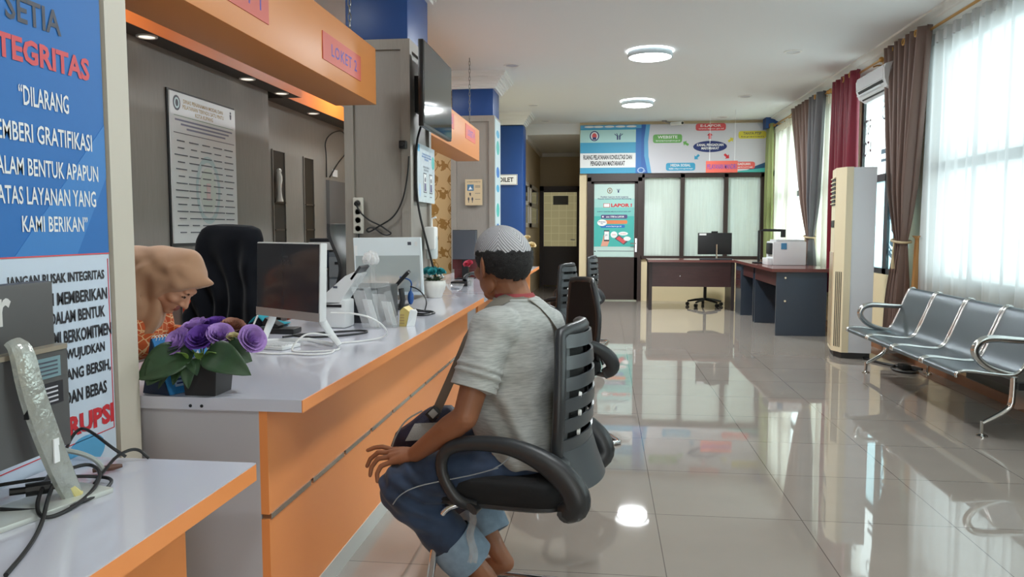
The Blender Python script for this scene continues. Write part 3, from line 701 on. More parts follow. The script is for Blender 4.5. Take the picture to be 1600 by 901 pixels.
# ================================================================== steel bench
bench = thing('waiting_bench', 'four-seat perforated steel waiting bench along the window wall', 'bench', (2.5, 6.05, 0))
m_steel = mat('dark_perforated_steel', (92, 100, 106), .32, metal=.75, bump=.12, bscale=420)
m_frame = mat('bright_steel', (205, 206, 204), .16, metal=1)
P_ = [(2.165, .37), (2.16, .392), (2.19, .41), (2.26, .408), (2.36, .395), (2.45, .386), (2.50, .39), (2.535, .415), (2.56, .46), (2.60, .56), (2.64, .66), (2.665, .725), (2.69, .76), (2.715, .765), (2.73, .75)]
def smooth2(P, n=2):
    for _ in range(n):
        Q = [P[0]]
        for a, b in zip(P, P[1:]): Q += [tuple(.75 * p + .25 * q for p, q in zip(a, b)), tuple(.25 * p + .75 * q for p, q in zip(a, b))]
        P = Q + [P[-1]]
    return P
PS = smooth2(P_)
B0, BP = 4.96, .5475
for k in range(4):
    ya, yb = B0 + k * BP + .018, B0 + (k + 1) * BP - .018
    n = len(PS)
    def sf(u, v, ya=ya, yb=yb):
        i = min(int(u * (n - 1)), n - 2); f = u * (n - 1) - i; x = PS[i][0] * (1 - f) + PS[i + 1][0] * f; z = PS[i][1] * (1 - f) + PS[i + 1][1] * f
        return (x, ya + (yb - ya) * v, z)
    so = MB().grid(sf, n - 1, 2, thick=.006).build('seat_shell', m_steel, bench, world=True, ang=60)
    for yy in (ya, yb): MB().tube([(x, yy, z + .002) for x, z in PS], .0105, 8).build('edge_tube', m_frame, so, world=True, ang=80)
MB().box(2.52, 2.59, B0 - .0, B0 + 4 * BP, .30, .345).build('beam', m_black, bench, world=True, flat=True)
for yy in (B0 + .03, B0 + 4 * BP - .02):
    b_ = MB()
    b_.tube([(2.335, yy, .085), (2.36, yy, .10), (2.42, yy, .135), (2.47, yy, .170), (2.495, yy, .20), (2.50, yy, .28), (2.50, yy, .375)], [.017, .019, .022, .024, .024, .022, .022], 8, sy=.8, up=(0, 1, 0), smooth=1)
    b_.tube([(2.86, yy, .085), (2.82, yy, .11), (2.72, yy, .18), (2.66, yy, .21), (2.62, yy, .30), (2.60, yy, .42)], [.017, .019, .024, .026, .022, .02], 8, sy=.8, up=(0, 1, 0), smooth=1)
    b_.box(2.495, 2.625, yy - .008, yy + .008, .18, .40)
    fo = b_.build('leg_frame', m_frame, bench, world=True, ang=60)
    for xx in (2.335, 2.86): MB().cyl((xx, yy, .1), (xx, yy, .014), .012, seg=10).lathe([(.001, 0), (.033, 0), (.033, .008), (.014, .018), (.001, .018)], (xx, yy, 0), 20).build('glide_foot', m_frame, fo, world=True)
    b_ = MB(); b_.tube([(2.52, yy, .385), (2.43, yy, .40), (2.335, yy, .44), (2.275, yy, .50), (2.265, yy, .55), (2.30, yy, .60), (2.37, yy, .615), (2.50, yy, .605), (2.63, yy, .60)], [.017, .018, .018, .018, .019, .019, .018, .017, .014], 10, sy=1.3, up=(0, 1, 0), smooth=2)
    b_.build('armrest', m_frame, bench, world=True, ang=80)

# ================================================================== air conditioners
t_ = thing('tower_air_conditioner', 'tall cream floor-standing air conditioner beside the window', 'air conditioner', (2.335, 8.22, 0), math.radians(-10))
m_acc = mat('cream_plastic', (226, 214, 182), .35); m_acw = mat('grey_white_plastic', (214, 218, 224), .3); m_acp = mat('glossy_beige_panel', (206, 184, 148), .12)
D, Wd, HH = .33, .50, 1.885     # local: front faces -x, near side -y
plan = [(-.0, -.17), (.07, -.30), (.34, -.30), (.34, .30), (.07, .30), (-.0, .17)]
b_ = MB(); b_.prism(plan, .06, HH); b_.build('body', m_acw, t_, flat=True)
MB().prism([(.01, -.17), (.07, -.285), (.33, -.285), (.33, .285), (.07, .285), (.01, .17)], 0, .06).build('plinth', m_black, t_, flat=True)
b_ = MB(); b_.prism([(-.012, -.175), (.068, -.312), (.13, -.312), (.13, -.298), (.072, -.298), (0, -.165)], .06, HH + .004); b_.prism([(-.012, .175), (.068, .312), (.13, .312), (.13, .298), (.072, .298), (0, .165)], .06, HH + .004)
b_.prism([(-.013, -.175), (-.013, .175), (0, .175), (0, -.175)], .06, HH + .004); b_.build('cream_front', m_acc, t_, flat=True)
b_ = MB(); b_.box(-.02, -.01, -.15, .15, 1.52, 1.80); vo = b_.build('air_outlet', m_black, t_, flat=True)
b_ = MB()
for k in range(7): b_.box(-.03, -.012, -.155, .155, 1.535 + k * .042, 1.545 + k * .042)
b_.build('outlet_louvres', m_acc, vo, flat=True)
MB().box(-.02, -.01, -.16, .16, .10, 1.05).build('lower_panel', m_acp, t_, flat=True)
MB().box(-.02, -.01, -.12, .12, 1.30, 1.37).build('display', m_black, t_, flat=True)
b_ = MB()
d_ = Vector((.08, -.137, 0)).normalized(); n_ = Vector((-d_.y * -1, d_.x * -1, 0))
nn = Vector((-.137, -.08, 0)).normalized()
for k in range(4):
    p = Vector((-.012, -.175, 0)) + Vector((.08, -.137, 0)) * (.22 + .17 * k)
    Mx = frame(p + nn * .001, d_, EZ)
    b_.box(0, .012, .11, .86, -.004, .002, Mx)
b_.build('intake_slots', mat('slot_grey', (84, 78, 66), .6), t_, flat=True)
b_ = MB(); b_.tube([(.30, -.31, .30), (.30, -.318, .22)], .028, 10, sy=.5); b_.build('side_plug', mat('beige_plug', (190, 184, 166), .5), t_)

t_ = thing('wall_air_conditioner', 'white split air conditioner mounted high beside the maroon drape', 'air conditioner', (2.80, 8.5, 2.74))
pr_ = [(2.98, 2.64), (2.98, 2.92), (2.80, 2.925), (2.715, 2.90), (2.70, 2.86), (2.705, 2.76), (2.735, 2.68), (2.80, 2.64)]
b_ = MB(); n = len(pr_); b_.add([(x, 8.02, z) for x, z in pr_] + [(x, 8.88, z) for x, z in pr_], [tuple(range(n)), tuple(range(n, 2 * n))[::-1]] + [(k, (k + 1) % n, n + (k + 1) % n, n + k) for k in range(n)])
b_.build('casing', mat('ac_white', (226, 230, 232), .3), t_, world=True, ang=30)
MB().box(2.698, 2.703, 8.05, 8.85, 2.765, 2.885).build('front_panel', mat('ac_panel', (214, 218, 224), .2), t_, world=True, flat=True)
b_ = MB(); b_.add([(2.702, 8.08, 2.752), (2.702, 8.82, 2.752), (2.76, 8.82, 2.655), (2.76, 8.08, 2.655)], [(0, 1, 2, 3)]); b_.build('air_slot', m_black, t_, world=True, flat=True)
b_ = MB(); b_.box(2.69, 2.70, 8.10, 8.80, 2.70, 2.712); b_.build('louvre', m_acw, t_, world=True, flat=True)
b_ = MB()
for k in range(6): b_.box(2.76 + k * .03, 2.775 + k * .03, 8.016, 8.02, 2.72, 2.86)
b_.build('side_vents', mat('vent_grey', (150, 152, 152), .5), t_, world=True, flat=True)

# ================================================================== desks at the end of the room
m_slate = mat('slate_laminate', (52, 62, 76), .35); m_wtop = mat('red_brown_worktop', (104, 62, 58), .18, noise=.12, nscale=12, stretch=(1, 8, 8))
t_ = thing('office_desk', 'dark mahogany office desk facing the hall before the frosted partition', 'desk', (1.4, 12.6, 0))
MB().box(.69, 2.07, 12.3, 13.0, .765, .80).build('worktop', m_wtop, t_, world=True, flat=True)
MB().box(.76, 2.0, 12.42, 12.44, .37, .765).build('modesty_panel', m_brownwood, t_, world=True, flat=True)
for x0 in (.71, 1.985): MB().box(x0, x0 + .05, 12.36, 12.98, 0, .765).build('side_panel', mat('dark_wood_side', (44, 34, 36), .4), t_, world=True, flat=True)
MB().cyl((1.2, 12.42, .54), (1.2, 12.415, .54), .008, seg=10).build('lock', m_chrome, t_, world=True)
def kdesk(y0, y1, label, front_knobs):
    t_ = thing('side_desk', label, 'desk', (2.35, (y0 + y1) / 2, 0), group='slate-sided desks by the window')
    MB().box(2.0, 2.70, y0, y1, .77, .81).build('worktop', m_wtop, t_, world=True, flat=True)
    MB().box(2.06, 2.645, y0 + .03, y0 + .06, 0, .77).build('end_panel', m_slate, t_, world=True, flat=True)
    MB().box(2.06, 2.645, y1 - .06, y1 - .03, 0, .77).build('end_panel', m_slate, t_, world=True, flat=True)
    MB().box(2.58, 2.60, y0 + .06, y1 - .06, .32, .77).build('back_panel', m_brownwood, t_, world=True, flat=True)
    MB().box(2.06, 2.085, y0 + .06, y1 - .06, .60, .77).build('apron', m_brownwood, t_, world=True, flat=True)
    for zz in front_knobs: MB().cyl((2.16, y0 + .03, zz), (2.16, y0 + .012, zz), .013, seg=12).build('lock_knob', m_chrome, t_, world=True)
    return t_
kdesk(9.50, 10.90, 'nearer slate-sided desk with red-brown top by the window', (.70, .42))
s2 = kdesk(10.93, 12.28, 'farther slate-sided desk with drawers joining the mahogany desk', ())
dw = MB().box(2.03, 2.45, 11.75, 12.22, 0, .77).build('drawer_unit', m_slate, s2, world=True, flat=True)
for zz in (.46, .60): MB().box(2.022, 2.03, 11.80, 12.18, zz - .06, zz + .06).tube([(2.022, 11.92, zz), (2.005, 11.92, zz), (2.005, 12.06, zz), (2.022, 12.06, zz)], .006, 6).build('drawer_front', m_brownwood, dw, world=True, flat=True)
# task chair behind the mahogany desk
t_ = thing('task_chair', 'black swivel chair on a five-star base behind the mahogany desk', 'chair', (1.68, 13.1, 0), .3)
b_ = MB()
for k in range(5):
    a = 2 * PI * k / 5; b_.tube([(.03 * math.cos(a), .03 * math.sin(a), .115), (.16 * math.cos(a), .16 * math.sin(a), .10), (.29 * math.cos(a), .29 * math.sin(a), .075)], [.026, .022, .016], 8, sy=.8)
bo = b_.build('star_base', m_black, t_)
for k in range(5):
    a = 2 * PI * k / 5; c_ = Vector((.29 * math.cos(a), .29 * math.sin(a), .03)); q = Vector((-math.sin(a), math.cos(a), 0)) * .022
    MB().cyl(c_ - q, c_ + q, .03, seg=14).build('caster', m_black, bo)
MB().cyl((0, 0, .1), (0, 0, .44), .026, seg=14).build('gas_column', m_black, t_)
MB().rings([[Vector((.25 * k * math.copysign(abs(math.cos(a)) ** .5, math.cos(a)), .24 * k * math.copysign(abs(math.sin(a)) ** .5, math.sin(a)), z)) for a in [2 * PI * j / 32 for j in range(32)]] for z, k in ((.44, .9), (.45, 1), (.49, 1), (.51, .9))]).build('seat', m_blackfab, t_)
MB().grid(lambda u, v: (.4 * (u - .5) * (1 - .15 * v), .25 + .05 * v + .06 * (1 - (2 * u - 1) ** 2), .50 + .22 * v), 10, 10, thick=.03).build('backrest', m_blackfab, t_)
# computer on the mahogany desk (seen from behind)
t_ = thing('monitor', 'black monitor seen from behind on the mahogany desk', 'computer monitor', (1.76, 12.62, .80))
MB().box(1.49, 2.02, 12.60, 12.635, .88, 1.225, bev=.006).build('screen_housing', m_black, t_, world=True)
MB().tube([(1.78, 12.585, 1.04), (1.78, 12.575, .95), (1.78, 12.56, .81)], .014, 8).build('stand_neck', m_chrome, t_, world=True)
MB().box(1.64, 1.92, 12.46, 12.68, .80, .812, bev=.004).build('stand_base', m_black, t_, world=True)
MB().box(1.70, 1.80, 12.60, 12.63, 1.225, 1.25, bev=.004).build('webcam', m_black, t_, world=True)
MB().box(1.51, 1.62, 12.597, 12.60, 1.185, 1.215).build('sticker', mat('white_sticker', (226, 228, 228), .5), t_, world=True, flat=True)
o = MB().box(1.50, 1.99, 12.34, 12.46, .80, .822, bev=.006).build('keyboard', mat('dark_keyboard', (50, 54, 60), .5)); tag(o, 'dark keyboard lying before the black monitor on the mahogany desk', 'keyboard')
# printer, scanner arm
t_ = thing('printer', 'white office printer on the nearer slate-sided desk', 'printer', (2.42, 10.6, .81))
MB().box(2.20, 2.62, 10.42, 10.85, .81, 1.12, bev=.015).build('body', mat('printer_white', (214, 216, 218), .4), t_, world=True)
MB().box(2.24, 2.60, 10.44, 10.84, 1.12, 1.145, bev=.006).build('lid', mat('printer_lid', (190, 192, 194), .4), t_, world=True)
MB().box(2.14, 2.20, 10.46, 10.80, .81, .90, bev=.008).build('paper_tray', mat('printer_white', (214, 216, 218), .4), t_, world=True)
MB().box(2.17, 2.205, 10.46, 10.72, .95, 1.10, bev=.01).build('control_panel', m_black, t_, world=True)
MB().box(2.30, 2.37, 10.413, 10.421, 1.02, 1.10).build('label_sticker', mat('blue_sticker', (70, 130, 170), .4), t_, world=True, flat=True)
t_ = thing('document_camera', 'dark document camera arm standing behind the white office printer', 'document camera', (2.10, 10.98, .81))
MB().tube([(2.13, 11.0, .82), (2.13, 11.0, 1.26), (2.20, 11.0, 1.27), (2.44, 11.0, 1.265)], .018, 8).build('arm', m_black, t_, world=True)
MB().box(2.42, 2.48, 10.97, 11.03, 1.17, 1.28, bev=.008).build('camera_head', m_black, t_, world=True)
MB().box(2.06, 2.25, 10.92, 11.10, .81, .83, bev=.005).build('base_plate', m_black, t_, world=True)
# ================================================================== people
def skin_mat(name, rgb):
    m = mat(name, rgb, .5, noise=.05, nscale=14, bump=.05, bscale=160)
    b = m.node_tree.nodes['Principled BSDF']; b.inputs['Subsurface Weight'].default_value = .08; b.inputs['Subsurface Radius'].default_value = (.012, .005, .003); b.inputs['Subsurface Scale'].default_value = 1
    return m
m_skin = skin_mat('brown_skin', (146, 96, 68)); m_skin2 = skin_mat('light_brown_skin', (198, 146, 116))
m_lip = mat('lip_skin', (150, 84, 76), .45); m_eye = mat('dark_eye', (34, 24, 20), .2)
def paint(me, spots):
    """material slots by place: lips, eyes, brows"""
    for m, c, r in spots:
        if m.name not in [q.name for q in me.materials]: me.materials.append(m)
        idx = [q.name for q in me.materials].index(m.name); c = Vector(c)
        for p in me.polygons:
            d = p.center - c
            if abs(d.x) < .06 and d.length < r: p.material_index = idx
def head(mb, H, f, u, s=1.0, ears=True):
    """skull, jaw, nose, lips and ears; f face direction, u crown direction"""
    f, u = Vector(f).normalized(), Vector(u).normalized(); l = u.cross(f).normalized(); H = Vector(H)
    R = Matrix((l, f, u)).transposed()
    q = lambda a, b, c: H + l * (a * s) + f * (b * s) + u * (c * s)
    E_ = lambda a, b, c, r: mb.sph(q(a, b, c), tuple(x * s for x in r), 24, R=R)
    E_(0, -.012, .030, (.076, .094, .088)); E_(0, .025, -.015, (.066, .070, .085)); E_(0, .035, -.06, (.055, .056, .052))
    E_(0, .066, -.097, (.027, .024, .022)); E_(0, .078, .028, (.045, .018, .016))
    for k in (-1, 1):
        E_(.040 * k, .055, -.028, (.026, .030, .024)); E_(.032 * k, .077, .006, (.014, .012, .009)); E_(.056 * k, .008, -.062, (.016, .036, .030))
        E_(.013 * k, .098, -.034, (.0095, .012, .009))
        if ears:
            Re = Matrix.Rotation(-.45 * k, 3, u) @ R
            mb.sph(q(.084 * k, -.010, -.005), (.008 * s, .021 * s, .034 * s), 16, R=Re); mb.sph(q(.079 * k, .0, -.03), (.008 * s, .012 * s, .014 * s), 12, R=Re)
            mb.sph(q(.090 * k, -.018, .005), (.005 * s, .014 * s, .027 * s), 12, R=Re)
    limb(mb, [q(0, .086, .012), q(0, .104, -.018), q(0, .112, -.032)], [.009 * s, .011 * s, .012 * s])
    E_(0, .091, -.062, (.021, .010, .007)); E_(0, .089, -.073, (.019, .010, .008))
    return q
def fingers(mb, chains, r=.0085):
    for k, c in enumerate(chains):
        n = len(c); limb(mb, c, [r * (1.06 - .2 * i / (n - 1)) for i in range(n)], 12)

# ------------------------------------------------------------------ the seated man
man = thing('person', 'seated man in grey knit cap, grey T-shirt and rolled jeans, seen from behind', 'person', (-.28, 2.5, 0))
az = lambda d: Vector((-math.cos(math.radians(d)), math.sin(math.radians(d)), 0))
hf = az(45); H = Vector((-.335, 2.50, 1.163)); hu = (EZ + hf * .10).normalized()
mb = MB(); hq = head(mb, H, hf, hu)
limb(mb, [H + Vector((.02, .0, -.05)), (-.292, 2.492, 1.06), (-.268, 2.49, 1.0)], [.058, .057, .07])
def ring(c, d, rs, rd, e=.85, n=36, tilt=0):
    f_ = az(d); l_ = EZ.cross(f_)
    return [Vector(c) + l_ * (rs * math.copysign(abs(math.cos(a)) ** e, math.cos(a))) + f_ * (rd * math.copysign(abs(math.sin(a)) ** e, math.sin(a))) + EZ * (tilt * math.sin(a)) for a in [2 * PI * j / n for j in range(n)]]
mb.rings([ring((-.235, 2.48, .56), 20, .14, .10), ring((-.26, 2.483, .72), 24, .135, .095), ring((-.265, 2.49, .91), 28, .15, .09), ring((-.27, 2.492, .99), 30, .11, .06), ring((-.28, 2.493, 1.03), 30, .06, .05)])
SL, EL, WL = Vector((-.345, 2.325, .975)), Vector((-.412, 2.25, .715)), Vector((-.588, 2.33, .572))
SR, ER, WR = Vector((-.215, 2.64, .945)), Vector((-.30, 2.76, .73)), Vector((-.455, 2.70, .622))
limb(mb, [SL, SL.lerp(EL, .45), EL, EL.lerp(WL, .3), EL.lerp(WL, .75), WL], [.055, .046, .039, .041, .031, .026], 18)
limb(mb, [SR, SR.lerp(ER, .45), ER, ER.lerp(WR, .3), WR], [.055, .046, .039, .040, .026], 18)
KB = [(-.675, 2.395, .562), (-.682, 2.373, .560), (-.677, 2.350, .553), (-.667, 2.328, .543)]
for k, r in zip(KB, (.0145, .0145, .014, .013)): limb(mb, [WL, WL.lerp(Vector(k), .55), k], [.021, .0175, r * .8], 12)
fingers(mb, [[KB[0], (-.715, 2.402, .570), (-.742, 2.404, .566), (-.766, 2.404, .556)],
             [KB[1], (-.723, 2.377, .558), (-.749, 2.377, .536), (-.760, 2.375, .512)],
             [KB[2], (-.716, 2.350, .546), (-.737, 2.348, .518), (-.741, 2.345, .492)],
             [KB[3], (-.699, 2.325, .530), (-.711, 2.322, .506), (-.709, 2.319, .482)]])
fingers(mb, [[(-.612, 2.365, .565), (-.632, 2.405, .560), (-.660, 2.424, .553), (-.688, 2.428, .546)]], .0105)
KR = [(-.535, 2.675, .592), (-.540, 2.695, .594), (-.537, 2.716, .590), (-.528, 2.736, .583)]
for k in KR: limb(mb, [WR, k], [.021, .012], 12)
fingers(mb, [[k, tuple(Vector(k) + Vector((-.036, 0, -.006))), tuple(Vector(k) + Vector((-.062, 0, -.026)))] for k in KR])
fingers(mb, [[(-.475, 2.675, .61), (-.50, 2.645, .60), (-.53, 2.635, .59)]], .0105)
HL, KL, AL = Vector((-.27, 2.39, .565)), Vector((-.632, 2.335, .462)), Vector((-.375, 2.395, .155))
HR, KRR, AR = Vector((-.20, 2.565, .565)), Vector((-.56, 2.72, .465)), Vector((-.365, 2.60, .155))
for h_, k_, a_ in ((HL, KL, AL), (HR, KRR, AR)):
    limb(mb, [h_, k_, k_.lerp(a_, .35), k_.lerp(a_, .8), a_], [.060, .052, .050, .036, .033], 18)
    toe = a_ + Vector((-.10, .03, -.125)); heel = a_ + Vector((.03, 0, -.045))
    limb(mb, [heel, a_ + Vector((-.04, .012, -.075)), toe], [.032, .034, .022], 14)
    limb(mb, [a_, heel], [.033, .03], 14)
    for k in range(5):
        tb = toe + Vector((.004 * abs(k - 1), (k - 2) * .017, 0)); limb(mb, [tb, tb + Vector((-.04 + .003 * k, .006, -.006))], [.010, .008 if k else .010], 10)
me = remesh(mb, .0034, 5)
o = mesh_obj('body', me, m_skin, man, world=True)
paint(o.data, [])
# knit cap
mk = bpy.data.materials.new('grey_crochet'); mk.use_nodes = True; t = mk.node_tree; b = t.nodes['Principled BSDF']; b.inputs['Roughness'].default_value = .85
co = t.nodes.new('ShaderNodeTexCoord'); sp = t.nodes.new('ShaderNodeSeparateXYZ'); mp = t.nodes.new('ShaderNodeMapping'); mp.inputs['Location'].default_value = (.055, 0, 0)
t.links.new(co.outputs['Object'], mp.inputs[0]); t.links.new(mp.outputs[0], sp.inputs[0])
def MN(op, a, b_=None):
    n = t.nodes.new('ShaderNodeMath'); n.operation = op
    for i, v in enumerate((a, b_)):
        if v is None: continue
        if isinstance(v, (int, float)): n.inputs[i].default_value = v
        else: t.links.new(v, n.inputs[i])
    return n.outputs[0]
an = MN('ARCTAN2', sp.outputs['Y'], sp.outputs['X'])
s1 = MN('SINE', MN('ADD', MN('MULTIPLY', MN('PINGPONG', an, .785), 60), MN('MULTIPLY', sp.outputs['Z'], 520)))
s2 = MN('SINE', MN('ADD', MN('MULTIPLY', sp.outputs['Z'], 900), MN('MULTIPLY', an, 90)))
hgt = MN('ADD', MN('MULTIPLY', s1, .7), MN('MULTIPLY', s2, .3))
mr = t.nodes.new('ShaderNodeMapRange'); mr.inputs[1].default_value = -1; mr.inputs[2].default_value = 1; t.links.new(hgt, mr.inputs[0])
cr = t.nodes.new('ShaderNodeValToRGB'); cr.color_ramp.elements[0].color = lin((124, 124, 128)); cr.color_ramp.elements[1].color = lin((206, 206, 210)); t.links.new(mr.outputs[0], cr.inputs[0]); t.links.new(cr.outputs[0], b.inputs['Base Color'])
bp = t.nodes.new('ShaderNodeBump'); bp.inputs['Strength'].default_value = .7; bp.inputs['Distance'].default_value = .003; t.links.new(mr.outputs[0], bp.inputs['Height']); t.links.new(bp.outputs[0], b.inputs['Normal'])
hl = hu.cross(hf).normalized(); CC = H - hf * .012 + hu * .030
def sk(th, ph, k=1.0):   # th azimuth from face, ph polar angle
    return CC + hf * (.094 * k * math.sin(ph) * math.cos(th)) + hl * (.076 * k * math.sin(ph) * math.sin(th)) + hu * (.088 * k * math.cos(ph))
def capf(u, v):
    th = 2 * PI * u; lim = math.radians(82 + 27 * (1 - math.cos(th)) / 2)
    p = sk(th, .02 + (lim - .02) * v, 1.10 + .01 * (1 - v)); return p
MB().grid(capf, 72, 26, thick=.004).build('knit_cap', mk, man, world=True, ang=180)
mh = mat('greying_black_hair', (34, 33, 34), .7, noise=.55, nscale=190, bump=.9, bscale=420)
def hairf(u, v):
    th = math.radians(68 + (292 - 68) * u); back = (1 - math.cos(th)) / 2
    lim = math.radians(112 + 26 * max(0, (back - .45) / .55) ** .7 + 3 * math.sin(9 * th)); st = math.radians(80)
    edge = max(0, 1 - abs(u - .5) * 2); k = 1.022 + .022 * min(1, edge * 6) * (1 - .7 * v ** 4)
    p = sk(th, st + (lim - st) * v, k); n_ = (p - CC).normalized(); return p + n_ * .0035 * nz(p, 130)
MB().grid(hairf, 60, 22, thick=.012).build('hair', mh, man, world=True, ang=180)
# T-shirt
mt = bpy.data.materials.new('heather_grey_jersey'); mt.use_nodes = True; t = mt.node_tree; b = t.nodes['Principled BSDF']; b.inputs['Roughness'].default_value = .9; b.inputs['Sheen Weight'].default_value = .25
co = t.nodes.new('ShaderNodeTexCoord'); mp = t.nodes.new('ShaderNodeMapping'); mp.inputs['Scale'].default_value = (18, 18, 150); mp.inputs['Rotation'].default_value = (.12, .1, 0); ns = t.nodes.new('ShaderNodeTexNoise'); ns.inputs['Scale'].default_value = 1.6; ns.inputs['Detail'].default_value = 5
t.links.new(co.outputs['Object'], mp.inputs[0]); t.links.new(mp.outputs[0], ns.inputs['Vector'])
cr = t.nodes.new('ShaderNodeValToRGB'); cr.color_ramp.elements[0].position = .3; cr.color_ramp.elements[0].color = lin((150, 153, 151)); cr.color_ramp.elements[1].position = .7; cr.color_ramp.elements[1].color = lin((182, 184, 181))
t.links.new(ns.outputs['Fac'], cr.inputs[0]); t.links.new(cr.outputs[0], b.inputs['Base Color'])
mb = MB()
mb.rings([ring((-.238, 2.478, .535), 20, .176, .156, .8), ring((-.245, 2.478, .60), 20, .172, .155, .8), ring((-.260, 2.480, .66), 22, .168, .150), ring((-.272, 2.483, .74), 24, .166, .134), ring((-.274, 2.486, .82), 26, .172, .122),
          ring((-.268, 2.489, .90), 28, .182, .112), ring((-.262, 2.491, .955), 30, .180, .103), ring((-.262, 2.492, .995), 31, .162, .092), ring((-.270, 2.493, 1.025), 32, .118, .080), ring((-.281, 2.494, 1.048), 34, .072, .066), ring((-.286, 2.494, 1.057), 36, .066, .062)])
limb(mb, [SL + Vector((.02, .03, -.005)), SL, SL.lerp(EL, .25), SL.lerp(EL, .50)], [.072, .067, .067, .067], 24)
limb(mb, [SR + Vector((0, -.03, -.005)), SR, SR.lerp(ER, .25), SR.lerp(ER, .50)], [.070, .064, .066, .067], 24)
me = remesh(mb, .006, 18, .55)
def shirt_warp(p, n):
    q = (p - SL).dot((EL - SL).normalized()); near_arm = max(0, 1 - (p - SL.lerp(EL, .3)).length / .17)
    d = .010 * nz(p, 7, 3) + .006 * nz(p, 17, 9)
    s_ = p.x * .75 + p.z * .66 + .25 * p.y                     # diagonal drag folds from the armpit to the lap
    d += .0075 * math.sin(52 * s_ + 6 * nz(p, 5)) * max(0, min(1, (1.0 - p.z) / .2)) * (1 - .7 * near_arm) * (.3 + .7 * max(0, 1 - abs(p.z - .72) / .28))
    r_ = (p - SL - (EL - SL).normalized() * q).length
    if r_ < .085 and .118 < q < .2: d += .003 * math.sin((q - .118) * 300)
    return p + n * (d + .003)
o = mesh_obj('t_shirt', me, mt, man, world=True, warp=shirt_warp)
b_ = MB(); ax = (EL - SL).normalized(); hc = SL.lerp(EL, .50) + ax * .064; a1 = ax.orthogonal().normalized(); a2 = ax.cross(a1)
for (S_, E__) in ((SL, EL), (SR, ER)):
    ax = (E__ - S_).normalized(); a1 = ax.orthogonal().normalized(); a2 = ax.cross(a1); c0 = S_.lerp(E__, .50)
    sl_ = MB(); sl_.rings([[c0 + ax * h + a1 * (r * math.cos(q)) + a2 * (r * math.sin(q)) for q in [2 * PI * j / 32 for j in range(32)]] for h, r in ((.0, .069), (.03, .071), (.05, .0725), (.052, .069), (.03, .065), (.0, .063))], cap=False)
    so = sl_.build('sleeve_hem', mt, man, world=True, ang=60)
b_.bm.free()
m_red = mat('red_inner_shirt', (150, 62, 66), .8)
MB().rings([ring((-.284, 2.494, 1.035), 36, .070, .066), ring((-.290, 2.494, 1.066), 38, .064, .061), ring((-.293, 2.494, 1.074), 38, .060, .058), ring((-.288, 2.494, 1.04), 36, .058, .056)], cap=False).build('red_collar', m_red, man, world=True, ang=80)
MB().tube(ring((-.284, 2.494, 1.052), 34, .071, .067), .0065, 8, closed=True).build('neckband', mt, man, world=True, ang=80)
# jeans
mj = bpy.data.materials.new('dark_denim'); mj.use_nodes = True; t = mj.node_tree; b = t.nodes['Principled BSDF']; b.inputs['Roughness'].default_value = .8; b.inputs['Sheen Weight'].default_value = .15
co = t.nodes.new('ShaderNodeTexCoord'); ns = t.nodes.new('ShaderNodeTexNoise'); ns.inputs['Scale'].default_value = 9; ns.inputs['Detail'].default_value = 8; t.links.new(co.outputs['Object'], ns.inputs['Vector'])
cr = t.nodes.new('ShaderNodeValToRGB'); cr.color_ramp.elements[0].position = .3; cr.color_ramp.elements[0].color = lin((26, 38, 58)); cr.color_ramp.elements[1].position = .72; cr.color_ramp.elements[1].color = lin((50, 72, 104))
t.links.new(ns.outputs['Fac'], cr.inputs[0]); t.links.new(cr.outputs[0], b.inputs['Base Color'])
mb = MB(); mb.rings([ring((-.215, 2.478, .53), 20, .160, .130, .75), ring((-.235, 2.478, .56), 20, .160, .138, .75), ring((-.24, 2.478, .60), 20, .158, .134), ring((-.245, 2.478, .64), 20, .140, .115)])
for h_, k_, a_ in ((HL, KL, AL), (HR, KRR, AR)):
    limb(mb, [h_ + Vector((.03, .02 if h_ is HL else -.02, -.028)), h_.lerp(k_, .5) + Vector((0, 0, -.006)), k_, k_.lerp(a_, .30), k_.lerp(a_, .62)], [.080, .086, .076, .074, .073], 22)
me = remesh(mb, .006, 6)
def jean_warp(p, n):
    d = .006 * nz(p, 13, 4) + .004 * nz(p, 30, 2)
    kd = (p - KL).length
    d += .005 * math.sin(95 * (p.z + .55 * p.x) + 5 * nz(p, 8)) * max(0, 1 - abs(kd - .10) / .12)
    return p + n * d
mesh_obj('jeans', me, mj, man, world=True, warp=jean_warp)
mjl = mat('light_denim_cuff', (126, 148, 168), .85, noise=.15, nscale=40)
for k_, a_ in ((KL, AL), (KRR, AR)):
    ax = (a_ - k_).normalized(); a1 = ax.orthogonal().normalized(); a2 = ax.cross(a1)
    MB().rings([[k_.lerp(a_, .62) + ax * h + a1 * (r * math.cos(q)) + a2 * (r * math.sin(q)) for q in [2 * PI * j / 32 for j in range(32)]] for h, r in ((-.02, .076), (.0, .083), (.03, .085), (.085, .081), (.090, .074), (.05, .07), (-.01, .07))], cap=False).build('rolled_cuff', mjl, man, world=True, ang=60, label='pale rolled-up jeans cuff')
m_stitch = mat('pale_stitching', (150, 156, 160), .8)
b_ = MB()
pts = [KL + Vector((.32, -.085, .10)), KL + Vector((.24, -.088, .075)), KL + Vector((.15, -.088, .055)), KL + Vector((.06, -.083, .030)), KL + Vector((.01, -.080, .0)), KL + Vector((-.01, -.079, -.03))]
b_.tube(pts, .0018, 5, smooth=2); b_.tube([(-.335, 2.285, .545), (-.29, 2.276, .575), (-.25, 2.285, .63)], .0018, 5, smooth=2)
b_.build('seam_stitching', m_stitch, man, world=True)

